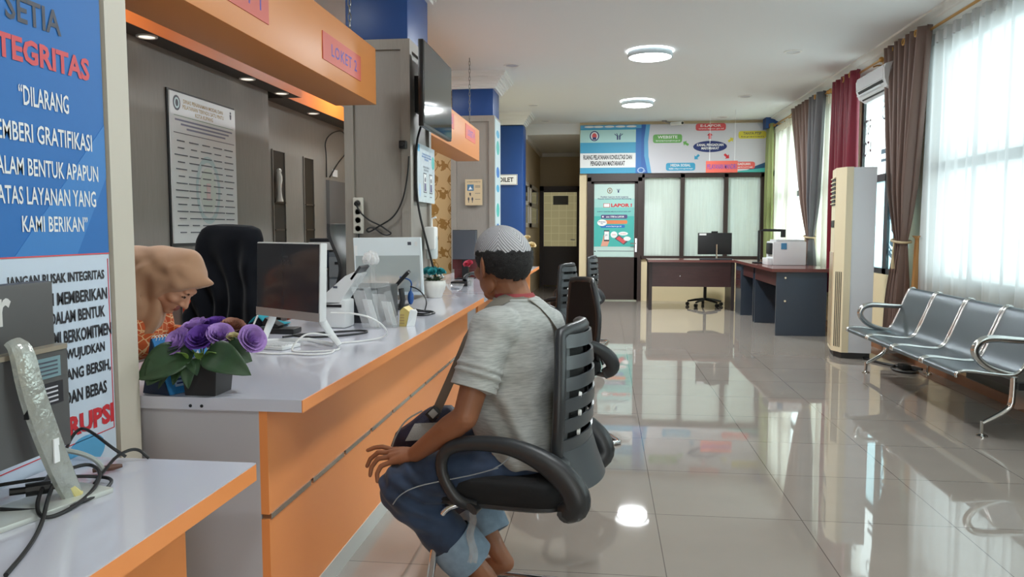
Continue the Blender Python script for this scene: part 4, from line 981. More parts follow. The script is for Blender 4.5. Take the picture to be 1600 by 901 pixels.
# shoulder bag on his lap
bag = thing('shoulder_bag', 'navy and grey shoulder bag resting on the seated man\'s lap', 'bag', (-.60, 2.53, .56))
m_navy = mat('navy_nylon', (34, 34, 56), .6, bump=.3, bscale=300); m_greyp = mat('grey_nylon', (150, 150, 146), .7, bump=.3, bscale=300)
def bagring(z, hw, hd, c): return [Vector((c[0] + hw * math.copysign(abs(math.cos(a)) ** .5, math.cos(a)), c[1] + hd * math.copysign(abs(math.sin(a)) ** .5, math.sin(a)), z + c[2] * math.cos(a))) for a in [2 * PI * j / 32 for j in range(32)]]
MB().rings([bagring(.535, .09, .035, (-.60, 2.525, .0)), bagring(.545, .118, .05, (-.60, 2.525, .0)), bagring(.60, .115, .055, (-.585, 2.525, .01)), bagring(.64, .085, .048, (-.57, 2.525, .018)), bagring(.67, .05, .035, (-.562, 2.525, .012)), bagring(.678, .03, .02, (-.56, 2.525, .005))]).build('body', m_navy, bag, world=True, ang=70)
MB().grid(lambda u, v: (-.655 + .15 * u + .03 * v, 2.466 + .012 * v * v, .575 + .055 * v + .012 * u), 8, 6, thick=-.006).build('grey_flap', m_greyp, bag, world=True)
b_ = MB(); b_.tube([(-.705, 2.47, .545), (-.69, 2.468, .59), (-.655, 2.47, .645), (-.60, 2.478, .675)], .003, 6, smooth=2); b_.build('piping', m_greyp, bag, world=True)
m_webb = mat('grey_webbing', (122, 116, 106), .8, bump=.4, bscale=500)
b_ = MB(); b_.tube([(-.562, 2.49, .655), (-.535, 2.47, .71), (-.50, 2.44, .78), (-.455, 2.40, .87), (-.42, 2.385, .95), (-.36, 2.40, 1.03), (-.31, 2.425, 1.065), (-.25, 2.45, 1.068), (-.19, 2.452, 1.01), (-.146, 2.455, .94), (-.132, 2.48, .86)], .018, 8, sy=.14, up=(.75, -.45, -.5), smooth=1); b_.build('strap', m_webb, bag, world=True, ang=50)
b_ = MB()
Mx = frame((-.575, 2.462, .655), (1, .15, 1.0), (-1, 0, 1)); b_.box(0, .045, -.018, .018, -.004, .006, Mx, bev=.003); b_.build('strap_buckle', m_black, bag, world=True)
b_ = MB(); b_.box(.010, .035, -.012, .012, .004, .009, Mx, bev=.002); b_.build('buckle_insert', m_greyp, bag, world=True)

# ------------------------------------------------------------------ the woman bending over the counter
wom = thing('person', 'woman in beige hijab and orange patterned blouse bending over the counter', 'person', (-2.35, 3.0, 0))
wf = Vector((.66, -.06, -.75)).normalized(); wu = Vector((.75, .02, .66)); wu = (wu - wf * wu.dot(wf)).normalized(); WH = Vector((-1.775, 3.0, 1.062))
mb = MB(); wq = head(mb, WH, wf, wu, .98, ears=False)
SH = Vector((-2.0, 3.0, 1.06))
limb(mb, [WH - wu * .05 - wf * .03, Vector((-1.92, 3.0, 1.04)), SH], [.055, .055, .09])
limb(mb, [SH, (-2.18, 3.0, .98), (-2.36, 3.0, .88)], [.11, .115, .12], 20)
hands = []
for s_ in (-1, 1):
    sh = SH + Vector((.0, .155 * s_, -.02)); el = Vector((-1.955, 3.0 + .19 * s_, .80)); wr = Vector((-1.72, 3.0 + .12 * s_, .835)); hands.append((sh, el, wr))
    limb(mb, [SH + Vector((0, .09 * s_, 0)), sh, el, wr], [.06, .05, .038, .025], 16)
    kb = [wr + Vector((.075, .012 * s_ + (k - 1.5) * .019 , -.012)) for k in range(4)]
    for k in kb: limb(mb, [wr, k], [.018, .010], 10)
    fingers(mb, [[k, k + Vector((.035, 0, -.004)), k + Vector((.058, 0, -.016))] for k in kb], .0075)
    fingers(mb, [[wr + Vector((.02, -.018 * s_, -.005)), wr + Vector((.045, -.045 * s_, -.008)), wr + Vector((.07, -.05 * s_, -.014))]], .009)
for s_ in (-1, 1): limb(mb, [(-2.36, 3.0 + .085 * s_, .86), (-2.33, 3.0 + .09 * s_, .48), (-2.37, 3.0 + .09 * s_, .08), (-2.24, 3.0 + .10 * s_, .03)], [.09, .06, .04, .03], 14)
me = remesh(mb, .004, 9); o = mesh_obj('body', me, m_skin2, wom, world=True)
inv = ROOT[wom].inverted()
sp_ = [(m_lip, inv @ wq(0, .098, -.067), .019)]
for k in (-1, 1):
    for e in range(-2, 3): sp_.append((m_eye, inv @ wq((.032 + .006 * e) * k, .088, .004 - .0008 * e * e), .0045))
    for e in range(-3, 4): sp_.append((m_eye, inv @ wq((.034 + .006 * e) * k, .094 - .002 * abs(e), .026 - .0006 * e * e), .005))
paint(o.data, sp_)
m_hij = mat('beige_hijab_cloth', (182, 140, 108), .75, noise=.04, nscale=10, bump=.1, bscale=500, sheen=.3)
mb = MB(); l_ = wu.cross(wf).normalized(); R = Matrix((l_, wf, wu)).transposed()
W = lambda a, b, c: WH + l_ * a + wf * b + wu * c
mb.sph(W(0, -.020, .036), (.095, .094, .116), 28, R=R)
for k in range(-6, 7):
    q = k / 6; limb(mb, [W(.050 * q, -.01, .080 - .03 * q * q), W(.058 * q, .045 - .010 * q * q, .088 - .050 * q * q), W(.050 * q, .085 - .030 * q * q, .100 - .060 * q * q), W(.012 * q, .118 - .012 * q * q, .126 - .02 * q * q)], [.050, .032, .018, .005], 14)
mb.sph(W(0, .005, .086), (.088, .080, .044), 24, R=R)
for s_ in (-1, 1): mb.sph(W(.066 * s_, -.028, -.040), (.030, .050, .080), 20, R=R)
mb.sph(W(0, .01, -.128), (.05, .05, .02), 16, R=R)
for dz, rr_ in ((0, .020), (-.035, .018), (-.07, .016)): limb(mb, [W(-.03, .02 + dz * .3, -.128 + dz * .5), (-1.885 + dz * .4, 2.915, .975 + dz), (-1.95 + dz * .3, 2.895, 1.03 + dz * 1.2), (-2.02, 2.89, 1.10 + dz * 1.4)], [rr_] * 4, 12)
limb(mb, [W(0, -.05, .0), (-1.93, 3.0, 1.095), (-2.07, 3.0, 1.085)], [.105, .118, .12], 24)
limb(mb, [W(0, -.02, -.10), (-1.895, 2.97, .925), (-1.90, 2.965, .875)], [.075, .07, .05], 22)
for s_ in (-1, 1): limb(mb, [(-1.96, 3.0 + .09 * s_, 1.06), (-1.985, 3.0 + .15 * s_, .98)], [.09, .075], 18)
me = remesh(mb, .0055, 26, .6)
def hij_warp(p, n):
    d = .005 * nz(p, 9, 5)
    a_ = max(0, min(1, (WH.x + .03 - p.x) / .12)); s_ = (p.x + 1.9) * .9 - (p.z - .95) * .5 + (p.y - 3) * .3
    d += .004 + a_ * .013 * math.sin(58 * s_ + 6 * nz(p, 6)) * max(0, min(1, (1.17 - p.z) / .08)) + .004 * math.sin(70 * (p.x * .5 + p.z * .86) + 4 * nz(p, 8, 2)) * max(0, min(1, (p.x + 1.93) / .1)) * max(0, min(1, (WH - wu * .02 - p).dot(wf) / .05 + .6))
    return p + n * d
mesh_obj('hijab', me, m_hij, wom, world=True, warp=hij_warp)
# blouse
mo = bpy.data.materials.new('orange_batik'); mo.use_nodes = True; t = mo.node_tree; b = t.nodes['Principled BSDF']; b.inputs['Roughness'].default_value = .75
co = t.nodes.new('ShaderNodeTexCoord'); mp = t.nodes.new('ShaderNodeMapping'); mp.inputs['Rotation'].default_value = (.2, .7, .1)
vo = t.nodes.new('ShaderNodeTexVoronoi'); vo.feature = 'DISTANCE_TO_EDGE'; vo.inputs['Scale'].default_value = 30; vo.inputs['Randomness'].default_value = .35
t.links.new(co.outputs['Object'], mp.inputs[0]); t.links.new(mp.outputs[0], vo.inputs['Vector'])
cr = t.nodes.new('ShaderNodeValToRGB'); cr.color_ramp.interpolation = 'CONSTANT'; cr.color_ramp.elements[0].color = lin((232, 190, 140)); cr.color_ramp.elements[1].position = .055; cr.color_ramp.elements[1].color = lin((204, 92, 44))
t.links.new(vo.outputs['Distance'], cr.inputs[0]); t.links.new(cr.outputs[0], b.inputs['Base Color'])
mb = MB(); limb(mb, [(-1.965, 3.0, .98), SH, (-2.18, 3.0, .98), (-2.36, 3.0, .90)], [.125, .135, .14, .145], 24)
mb.sph((-1.95, 3.0, .86), (.10, .16, .13), 22)
for sh, el, wr in hands: limb(mb, [sh, sh.lerp(el, .6), el, el.lerp(wr, .78)], [.072, .066, .058, .04], 20)
me = remesh(mb, .006, 5); mesh_obj('blouse', me, mo, wom, world=True, warp=lambda p, n: p + n * (.006 * nz(p, 12)))
mb = MB(); mb.lathe([(.15, .0), (.155, .25), (.165, .6), (.16, .84), (.13, .95), (.05, .96)], (-2.36, 3.0, .10), 32, fn=lambda t, z: 1 + .05 * math.sin(9 * t) * (1 - z)); mb.build('skirt', mat('dark_skirt', (40, 40, 46), .8), wom, world=True, ang=80)
# ================================================================== signs, posters, television
I = lambda r, g, b, n: mat(n, (r, g, b), .5)
k_white = I(236, 238, 238, 'print_white'); k_black = I(40, 40, 46, 'print_black'); k_red = I(206, 48, 58, 'print_red'); k_coral = I(214, 86, 92, 'print_coral')
k_blue = I(40, 112, 186, 'print_blue'); k_sky = I(92, 168, 214, 'print_sky'); k_navy = I(34, 50, 110, 'print_navy'); k_green = I(108, 172, 92, 'print_green'); k_yel = I(214, 202, 70, 'print_yellow')
k_cyan = I(60, 160, 200, 'print_cyan'); k_teal = I(70, 178, 170, 'print_teal'); k_pale = I(200, 222, 224, 'print_pale'); k_grey = I(206, 206, 214, 'print_grey'); k_or = I(222, 130, 84, 'print_orange'); k_gold = I(178, 152, 96, 'print_gold')
k_ink = I(60, 58, 110, 'print_ink'); k_dk = I(76, 80, 92, 'print_slate'); k_pur = I(84, 76, 124, 'print_purple'); k_skin = I(222, 160, 138, 'print_skin'); k_lblue = I(170, 196, 226, 'print_lightblue'); k_violet = I(120, 100, 180, 'print_violet')

# tall banner on the near pillar
Z0, Z1, Y0, Y1 = .64, 2.06, 1.50, 1.952
t_ = thing('poster_banner', 'tall blue and white anti-gratification banner on the nearest pillar', 'banner', (-1.348, 1.72, Z0))
P = Panel(t_, frame((-1.3495, Y0, Z0), EY, EZ), Y1 - Y0, Z1 - Z0, .006, mat('banner_white', (206, 220, 236), .35))
fz = lambda z: (z - Z0) / (Z1 - Z0)
fy = lambda y: (y - Y0) / (Y1 - Y0)
P.rect(0, fz(1.217), 1, 1, k_blue, 0, 'blue_field'); P.rect(0, fz(1.2135), 1, fz(1.217), k_coral, 1, 'rule')
P.poly([(.25, fz(1.217)), (.72, fz(1.217)), (1, fz(1.42)), (1, fz(1.56))], I(62, 130, 200, 'print_blue_light'), 1, 'light_swoosh')
P.text('SETIA', fy(1.62), fz(1.755), fy(1.80), fz(1.815), k_dk, 2, .02); P.text('INTEGRITAS', fy(1.52), fz(1.665), fy(1.90), fz(1.722), k_coral, 2, .035)
P.text('\u201cDILARANG', fy(1.648), fz(1.568), fy(1.815), fz(1.615), k_white, 2, .012)
P.text('MEMBERI GRATIFIKASI', fy(1.55), fz(1.483), fy(1.898), fz(1.527), k_white, 2, .012); P.text('DALAM BENTUK APAPUN', fy(1.55), fz(1.405), fy(1.918), fz(1.446), k_white, 2, .012)
P.text('ATAS LAYANAN YANG', fy(1.57), fz(1.338), fy(1.905), fz(1.380), k_white, 2, .012); P.text('KAMI BERIKAN\u201d', fy(1.64), fz(1.274), fy(1.868), fz(1.312), k_white, 2, .012)
rows = [('JANGAN RUSAK INTEGRITAS', 1.585, 1.928, 1.140, 1.172), ('DENGAN MEMBERIKAN', 1.60, 1.937, 1.092, 1.124), ('APAPUN DALAM BENTUK', 1.60, 1.925, 1.045, 1.076), ('KAMI BERKOMITMEN', 1.69, 1.948, .993, 1.027),
        ('MEWUJUDKAN', 1.735, 1.918, .945, .978), ('LAYANAN YANG BERSIH,', 1.60, 1.940, .893, .928), ('MELAYANI DAN BEBAS', 1.60, 1.920, .838, .872)]
for s_, a, b_, c, d in rows: P.text(s_, fy(a), fz(c), fy(b_), fz(d), k_black, 1, .03)
P.text('KORUPSI', fy(1.655), fz(.752), fy(1.945), fz(.806), k_red, 1, .05)
P.line([(fy(1.52), fz(.728)), (fy(1.945), fz(.735)), (fy(1.945), fz(1.20))], .002, k_red, 1, 'red_border'); P.ell(fy(1.83), fz(.70), .16, .03, k_sky, 1, 'blue_wash')
P.done()

# wall chart in the office
t_ = thing('wall_chart', 'large framed white chart with rows of names on the office wall', 'notice board', (-2.9, 5.3, 1.17))
P = Panel(t_, frame((-2.89, 4.88, 1.185), EY, EZ), .91, 1.02, .012, mat('chart_white', (214, 216, 216), .3))
MB().box(-2.898, -2.888, 4.862, 5.80, 1.165, 2.22).build('dark_backing', m_black, t_, world=True, flat=True)
P.text('DINAS PENANAMAN MODAL DAN\nPELAYANAN TERPADU SATU PINTU\nKOTA KUPANG', .17, .865, .80, .965, k_gold, 0, .02)
P.ell(.09, .93, .05, .05, k_dk, 0, 'crest'); P.ell(.09, .93, .036, .036, k_pale, 1, 'crest'); P.ell(.09, .93, .018, .024, k_dk, 2, 'crest')
P.poly([(.91, .92), (.93, .92), (.935, .955), (.905, .955)], k_dk, 0, 'logo'); P.ell(.92, .967, .012, .010, k_dk, 0, 'logo')
P.line([(.05, .848), (.96, .848)], .004, I(120, 150, 120, 'print_sage'), 0, 'rule'); P.line([(.04, .735), (.97, .735)], .005, k_dk, 0, 'rule')
for k in range(3): P.rect(.06 + .08 * k, .815 - .026 * k, .94 - .06 * k, .827 - .026 * k, I(128, 130, 150, 'print_faint'), 0, 'fine_print')
P.ring(.52, .37, .19, .24, .18, I(186, 204, 206, 'print_wash'), 0, 'watermark'); P.ell(.52, .37, .13, .16, I(206, 214, 206, 'print_wash2'), 0, 'watermark'); P.rect(.49, .30, .55, .42, I(220, 196, 196, 'print_wash3'), 1, 'watermark')
rr = random.Random(3)
for r_ in range(14):
    for c in range(5):
        w_ = .04 + .05 * rr.random(); x = .13 + .185 * c; y = .68 - .047 * r_; P.rect(x - w_, y, x + w_, y + .007, k_dk, 2, 'name_lines')
P.done()

# niches
for (a, b_), items in (((6.945, 7.21), True), ((7.70, 7.955), False)):
    t_ = thing('wall_niche', 'dark narrow shelf niche with a white figurine in the office wall' if items else 'dark narrow shelf niche nearer the grey door in the office wall', 'shelf', (-3.1, (a + b_) / 2, .6))
    MB().box(-3.097, -3.092, a, b_, .6, 2.02).build('back', mat('niche_black', (22, 20, 19), .5), t_, world=True, flat=True)
    for zz in (1.0, 1.27, 1.53): MB().box(-3.092, -3.078, a + .01, b_ - .005, zz, zz + .012).cyl((-3.078, b_ - .03, zz + .006), (-3.072, b_ - .03, zz + .006), .012, seg=10).build('glass_shelf', mat('smoked_glass', (58, 54, 50), .3), t_, world=True, flat=True)
    f = MB(); f.box(-3.10, -3.085, a - .012, a, .6, 2.03).box(-3.10, -3.085, b_, b_ + .012, .6, 2.03).box(-3.10, -3.085, a, b_, 2.02, 2.03); f.build('frame', m_office, t_, world=True, flat=True)
b_ = MB(); b_.tube([(-3.055, 7.0, 1.542), (-3.055, 7.0, 1.60), (-3.055, 6.995, 1.68), (-3.055, 7.01, 1.76), (-3.055, 6.99, 1.83)], [.035, .022, .02, .03, .016], 12, smooth=1); b_.sph((-3.055, 7.0, 1.83), .024, 12)
o = b_.build('figurine', mat('white_ceramic', (226, 224, 216), .25)); tag(o, 'white swan-necked figurine standing in the dark wall niche', 'figurine')
t_ = struct('door_3', MB().box(-3.1, -3.06, 8.35, 9.3, 0, 1.83), mat('grey_door', (104, 102, 100), .75), flat=True)
t_ = thing('paper_sign', 'small white paper stuck above the grey office door', 'sign', (-3.09, 8.62, 1.93)); MB().box(-3.098, -3.094, 8.56, 8.72, 1.885, 1.965).build('sheet', k_white, t_, world=True, flat=True)

# television on the middle pillar
tv = thing('television', 'wall-mounted flat television on the side of the grey pillar', 'television', (-1.2, 5.45, 1.95))
tz = .0
MB().box(-1.215, -1.178, 4.985, 5.905, 1.955, 2.515, bev=.008).build('casing', mat('tv_black', (26, 28, 30), .3), tv, world=True)
MB().box(-1.178, -1.1755, 4.997, 5.893, 1.975, 2.503).build('screen', mat('glossy_screen', (38, 42, 46), .06, spec=.8), tv, world=True, flat=True)
MB().box(-1.27, -1.215, 5.2, 5.7, 2.05, 2.38, bev=.02).build('rear_bulge', m_black, tv, world=True)
MB().box(-1.33, -1.27, 5.35, 5.55, 2.1, 2.35).build('wall_bracket', m_black, tv, world=True, flat=True)
b_ = MB()
b_.tube([(-1.28, 5.40, 2.06), (-1.30, 5.37, 1.98), (-1.318, 5.34, 1.88), (-1.322, 5.335, 1.6), (-1.31, 5.36, 1.40), (-1.24, 5.40, 1.10), (-1.19, 5.43, .86), (-1.2, 5.46, .80)], .008, 8, smooth=2)
o = b_.build('power_cable', m_black); tag(o, 'black cable dropping from the television down past the pinned notice', 'cable')

# plastic-wrapped notice on the pillar side
t_ = thing('notice_poster', 'white notice in a plastic sleeve hanging on the grey pillar under the television', 'poster', (-1.325, 5.63, 1.48))
P = Panel(t_, frame((-1.322, 5.37, 1.478), EY, EZ), .55, .415, .004, mat('notice_white', (216, 226, 230), .2, bump=.4, bscale=14))
P.rect(.02, .86, .12, .98, k_cyan, 0, 'corner_print'); P.ell(.90, .74, .09, .12, k_teal, 0, 'corner_print')
P.text('STANDAR PELAYANAN\nMAKLUMAT PELAYANAN\nPERIZINAN', .24, .74, .78, .86, k_blue, 0, .015); P.text('KEPALA DINAS\nSEKRETARIS', .3, .55, .66, .64, k_dk, 0)
for x in (.33, .68): P.rect(x - .01, .17, x + .17, .52, k_dk, 0, 'photo_frame'); P.rect(x + .01, .19, x + .15, .50, k_white, 1, 'photo_paper'); P.ell(x + .08, .40, .03, .045, k_dk, 2, 'portrait'); P.poly([(x + .03, .2), (x + .13, .2), (x + .12, .34), (x + .04, .34)], k_pur, 2, 'portrait')
for x in (.36, .70): P.rect(x, .10, x + .12, .115, k_dk, 0, 'caption')
P.ell(.12, .2, .05, .12, k_lblue, 0, 'wash'); P.done()
# small notice on the far pillar
t_ = thing('notice_poster', 'small cream notice with a blue picture on the far grey pillar', 'poster', (-1.6, 9.35, 1.57))
P = Panel(t_, frame((-1.70, 9.352, 1.575), EX, EZ), .212, .315, .004, mat('cream_paper', (206, 184, 148), .6))
P.text('LAYANAN DISABILITAS', .1, .88, .9, .93, k_dk, 0); P.rect(.12, .56, .50, .80, I(74, 118, 150, 'print_steel'), 0, 'picture'); P.poly([(.2, .6), (.3, .74), (.38, .64), (.46, .62)], k_white, 1, 'picture')
P.ell(.29, .44, .05, .05, k_dk, 0, 'symbol'); P.rect(.27, .36, .33, .44, k_dk, 0, 'symbol'); P.ell(.2, .24, .05, .07, k_dk, 0, 'symbol'); P.ell(.42, .24, .05, .07, k_dk, 0, 'symbol'); P.rect(.18, .1, .22, .24, k_dk, 0, 'symbol'); P.rect(.40, .1, .44, .24, k_dk, 0, 'symbol')
for y in (.74, .69, .45, .22): P.rect(.58, y, .88, y + .018, k_dk, 0, 'text_lines')
P.done()
t_ = thing('paper_sheet', 'pale paper sheet taped to the far pillar above the counter monitor', 'paper', (-1.75, 9.35, 1.2)); P = Panel(t_, frame((-1.77, 9.352, 1.165), EX, EZ), .13, .11, .003, mat('pale_blue_paper', (198, 212, 224), .5))
for k in range(4): P.rect(.12, .2 + .18 * k, .86, .25 + .18 * k, k_lblue, 0, 'text_lines')
P.done()
# narrow standing banner seen edge-on at the far pillar
t_ = thing('roll_up_banner', 'narrow pale blue roll-up banner on the side of the far grey pillar', 'banner', (-1.335, 9.6, 1.0))
P = Panel(t_, frame((-1.338, 9.40, .95), EY, EZ), .46, 1.68, .004, mat('banner_pale', (196, 214, 218), .4))
for k, y in enumerate((.08, .2, .34, .5, .62, .8, .9)): P.ell(.5, y, .3, .028 + .012 * (k % 3), (k_cyan, k_blue, k_teal)[k % 3], 0, 'pictures')
P.done()
# toilet sign
t_ = thing('toilet_sign', 'white TOILET sign standing out before the blue pillar', 'sign', (-1.6, 12.3, 2.0))
P = Panel(t_, frame((-1.82, 12.58, 2.005), EX, EZ), .40, .17, .012, k_white); P.text('TOILET', .08, .28, .84, .72, k_black, 0, .03); P.line([(.02, .05), (.98, .05), (.98, .95), (.02, .95), (.02, .05)], .006, k_dk, 0, 'border'); P.done()

# sign banner over the partition
t_ = thing('banner_sign', 'blue and white complaint channels banner above the glass partition', 'banner', (1.15, 13.88, 2.27))
BX0, BX1, BZ0, BZ1 = -.44, 2.755, 2.268, 3.115
P = Panel(t_, frame((BX0, 13.86, BZ0), EX, EZ), BX1 - BX0, BZ1 - BZ0, .02, mat('banner_lilac', (206, 206, 214), .4))
sx_ = lambda px: (px - 38) / (1495 - 38)                       # along the banner
P.rect(0, 0, .335, 1, k_blue, 0, 'blue_field'); P.rect(0, .93, .335, 1, k_sky, 1, 'cloud_strip')
for c in (.05, .1, .16, .22, .28): P.ell(c, .965, .028, .02, k_white, 2, 'cloud_strip')
P.rect(0, .0, .305, .93, k_cyan, 1, 'panel'); P.rect(0, .64, .305, .90, I(176, 218, 216, 'print_mint'), 2, 'panel'); P.rect(0, .12, .305, .42, k_white, 2, 'panel')
P.text('RUANG PELAYANAN KONSULTASI DAN\nPENGADUAN MASYARAKAT', .018, .16, .285, .385, k_black, 3, .035)
P.ell(.078, .775, .026, .105, k_navy, 3, 'crest'); P.ell(.078, .775, .020, .085, k_white, 4, 'crest'); P.ell(.078, .775, .013, .06, k_coral, 5, 'crest'); P.rect(.068, .70, .088, .75, k_navy, 6, 'crest')
for k in (-2, -1, 1, 2): P.line([(.211 + .004 * k, .70), (.211 + .004 * k, .77), (.211 + .0105 * k, .83 - .01 * abs(k))], .012, k_navy, 3, 'city_logo')
P.poly([(.345, 0), (.392, 0), (.375, .35), (.372, .65), (.382, 1), (.345, 1)], k_sky, 1, 'curve'); P.poly([(.335, 0), (.372, 0), (.352, .35), (.35, .7), (.36, 1), (.335, 1)], I(40, 98, 176, 'print_royal'), 2, 'curve')
P.ring(.335, .06, .02, .06, .3, k_lblue, 3, 'bubble_print'); P.ring(.352, .04, .007, .022, .3, k_lblue, 3, 'bubble_print')
def chip(a, b_, c, d, m, s1, s2, ink=k_white):
    P.rect(a, c, b_, d, m, 3, 'chip', r=.012); P.text(s1, a + .025, c + (d - c) * .52, b_ - .025, d - (d - c) * .14, ink, 4, .02)
    if s2: P.text(s2, a + .015, c + (d - c) * .14, b_ - .012, c + (d - c) * .36, ink, 4, .01)
chip(.398, .555, .615, .79, k_green, 'WEBSITE', 'dpmptsp.kupangkota.go.id'); chip(.627, .787, .855, 1.0, k_coral, 'E-LAPOR', 'www.lapor.go.id'); chip(.855, 1.0, .68, .835, k_yel, 'TANYA PTSP', 'layanan', k_dk)
chip(.47, .628, .045, .205, k_cyan, 'MEDIA SOSIAL', '@dpmptsp'); chip(.80, .945, .07, .215, I(224, 92, 86, 'print_brick'), 'PENGADUAN', 'langsung')
P.ell(.705, .53, .09, .115, k_navy, 3, 'hub'); P.text('KANAL PENGADUAN\nMASYARAKAT', .635, .47, .776, .59, k_white, 4, .03)
def arrow(x, y, dx, dy, m):
    a = Vector((dx, dy)); n_ = Vector((-dy, dx)); K = BX1 - BX0; hh = BZ1 - BZ0
    q = [(-.5, -.18), (.05, -.18), (.05, -.45), (.5, 0), (.05, .45), (.05, .18), (-.5, .18)]
    P.poly([(x + (a.x * u + n_.x * v) * .11 / K, y + (a.y * u + n_.y * v) * .11 / hh) for u, v in q], m, 3, 'arrow')
arrow(.575, .60, -.85, .5, k_green); arrow(.703, .75, 0, 1, k_red); arrow(.815, .66, .8, .5, k_yel); arrow(.635, .32, -.7, -.7, k_cyan); arrow(.795, .33, .75, -.65, k_red)
P.poly([(.88, 0), (1, .0), (1, .20), (.95, .13)], I(34, 84, 122, 'print_deep'), 1, 'swoosh'); P.poly([(.80, 0), (1, 0), (1, .09)], k_teal, 2, 'swoosh'); P.poly([(.95, 1), (1, .72), (1, 1)], I(190, 196, 206, 'print_mist'), 1, 'swoosh')
P.done()
struct('trim_4', MB().box(2.70, 2.96, 13.60, 13.86, 2.99, CZ), m_blue, flat=True)
# hanging sign on two threads
t_ = thing('hanging_sign', 'red PELAYANAN MANDIRI sign hanging on two threads before the partition', 'sign', (1.85, 12.7, 2.18))
P = Panel(t_, frame((1.604, 12.7, 2.185), EX, EZ), .495, .185, .006, mat('red_sign', (214, 100, 84), .5)); P.text('PELAYANAN MANDIRI', .04, .3, .96, .72, mat('violet_ink', (88, 72, 168), .5), 0, .01); P.done()
for x in (1.66, 2.05): MB().cyl((x, 12.697, 2.37), (x, 12.697, CZ), .0025, seg=6).build('thread', k_white, t_, world=True)
# poster on the glazed door
t_ = thing('door_poster', 'turquoise LAPOR poster filling the glass of the brown door', 'poster', (.17, 13.92, .8))
P = Panel(t_, frame((-.185, 13.918, .79), EX, EZ), .71, 1.295, .005, mat('poster_mint', (190, 216, 210), .4))
P.rect(0, .14, 1, .56, k_teal, 0, 'teal_field'); P.rect(0, .56, 1, .68, I(120, 194, 188, 'print_teal2'), 0, 'teal_field'); P.rect(0, .68, 1, .8, I(158, 208, 202, 'print_teal3'), 0, 'teal_field'); P.rect(.08, .075, 1, .083, k_dk, 0, 'rule'); P.rect(0, .07, .05, .082, k_black, 1, 'rule')
P.ell(.385, .91, .065, .04, I(140, 124, 96, 'print_bronze'), 1, 'crest'); P.ell(.385, .91, .045, .027, k_pale, 2, 'crest'); P.ell(.385, .91, .022, .018, I(140, 124, 96, 'print_bronze'), 3, 'crest')
for k in (-1, 0, 1): P.line([(.60 + .01 * k, .885), (.60 + .01 * k, .905), (.60 + .035 * k, .93)], .008, k_navy, 1, 'city_logo')
P.text('Pastikan Laporan Anda Langsung\nKepada Instansi Pemerintah Berwenang', .09, .785, .92, .835, k_ink, 2, .02)
P.rect(.23, .68, .39, .735, k_red, 2, 'logo_box'); P.rect(.243, .686, .377, .729, k_white, 3, 'logo_box'); P.text('LAPOR !', .42, .685, .94, .735, k_red, 2, .05)
P.text('DAPAT DIAKSES MELALUI SITUS DAN APP', .08, .615, .92, .63, k_ink, 2, .02)
P.rect(.17, .525, .83, .58, k_pur, 2, 'pill', r=.03); P.text('sms 1708 ke LAPOR', .3, .54, .75, .565, k_white, 3, .02); P.ell(.22, .553, .02, .012, k_white, 3, 'phone_icon')
P.rect(.25, .455, .83, .505, k_or, 2, 'pill', r=.03); P.ell(.2, .47, .12, .045, k_white, 3, 'speech_bubble'); P.text('Website\nke', .1, .45, .29, .49, k_navy, 4, .02); P.rect(.16, .40, .77, .44, k_blue, 2, 'pill', r=.03); P.text('www.lapor.go.id', .3, .408, .68, .43, k_white, 3, .02)
P.poly([(.17, .145), (.22, .24), (.24, .30), (.36, .27), (.39, .22), (.34, .145)], k_skin, 2, 'hand_print'); P.rect(.25, .215, .385, .365, k_black, 3, 'phone_print'); P.rect(.26, .235, .375, .35, k_white, 4, 'phone_print'); P.text('P!', .29, .28, .34, .31, k_pur, 5)
P.poly([(.52, .25), (.62, .30), (.85, .21), (.75, .165)], k_dk, 2, 'tablet_print'); P.poly([(.555, .25), (.625, .285), (.80, .215), (.735, .18)], k_coral, 3, 'tablet_print')
for cx, cy, rx, ry in ((.5, .305, .085, .045), (.73, .32, .12, .026), (.83, .25, .09, .03)): P.ell(cx, cy, rx, ry, k_white, 4, 'speech_bubble')
P.text('SARAN', .45, .298, .55, .312, k_coral, 5); P.text('LAPORAN', .66, .313, .80, .328, k_coral, 5); P.done()
# CCTV
t_ = thing('security_camera', 'white bullet security camera under the ceiling above the banner', 'security camera', (1.25, 13.6, 3.1))
MB().cyl((1.14, 13.75, 3.105), (1.30, 13.5, 3.085), .032, seg=16).build('camera_body', m_white, t_, world=True); MB().cyl((1.30, 13.5, 3.085), (1.303, 13.494, 3.0848), .022, seg=16).build('lens', m_black, t_, world=True)
MB().tube([(1.14, 13.74, 3.12), (1.05, 13.76, 3.14), (1.02, 13.80, CZ)], .012, 8).lathe([(.001, -.02), (.04, -.02), (.045, 0), (.001, 0)], (1.02, 13.80, CZ), 16).build('mount', mat('mount_grey', (150, 150, 150), .4), t_, world=True)
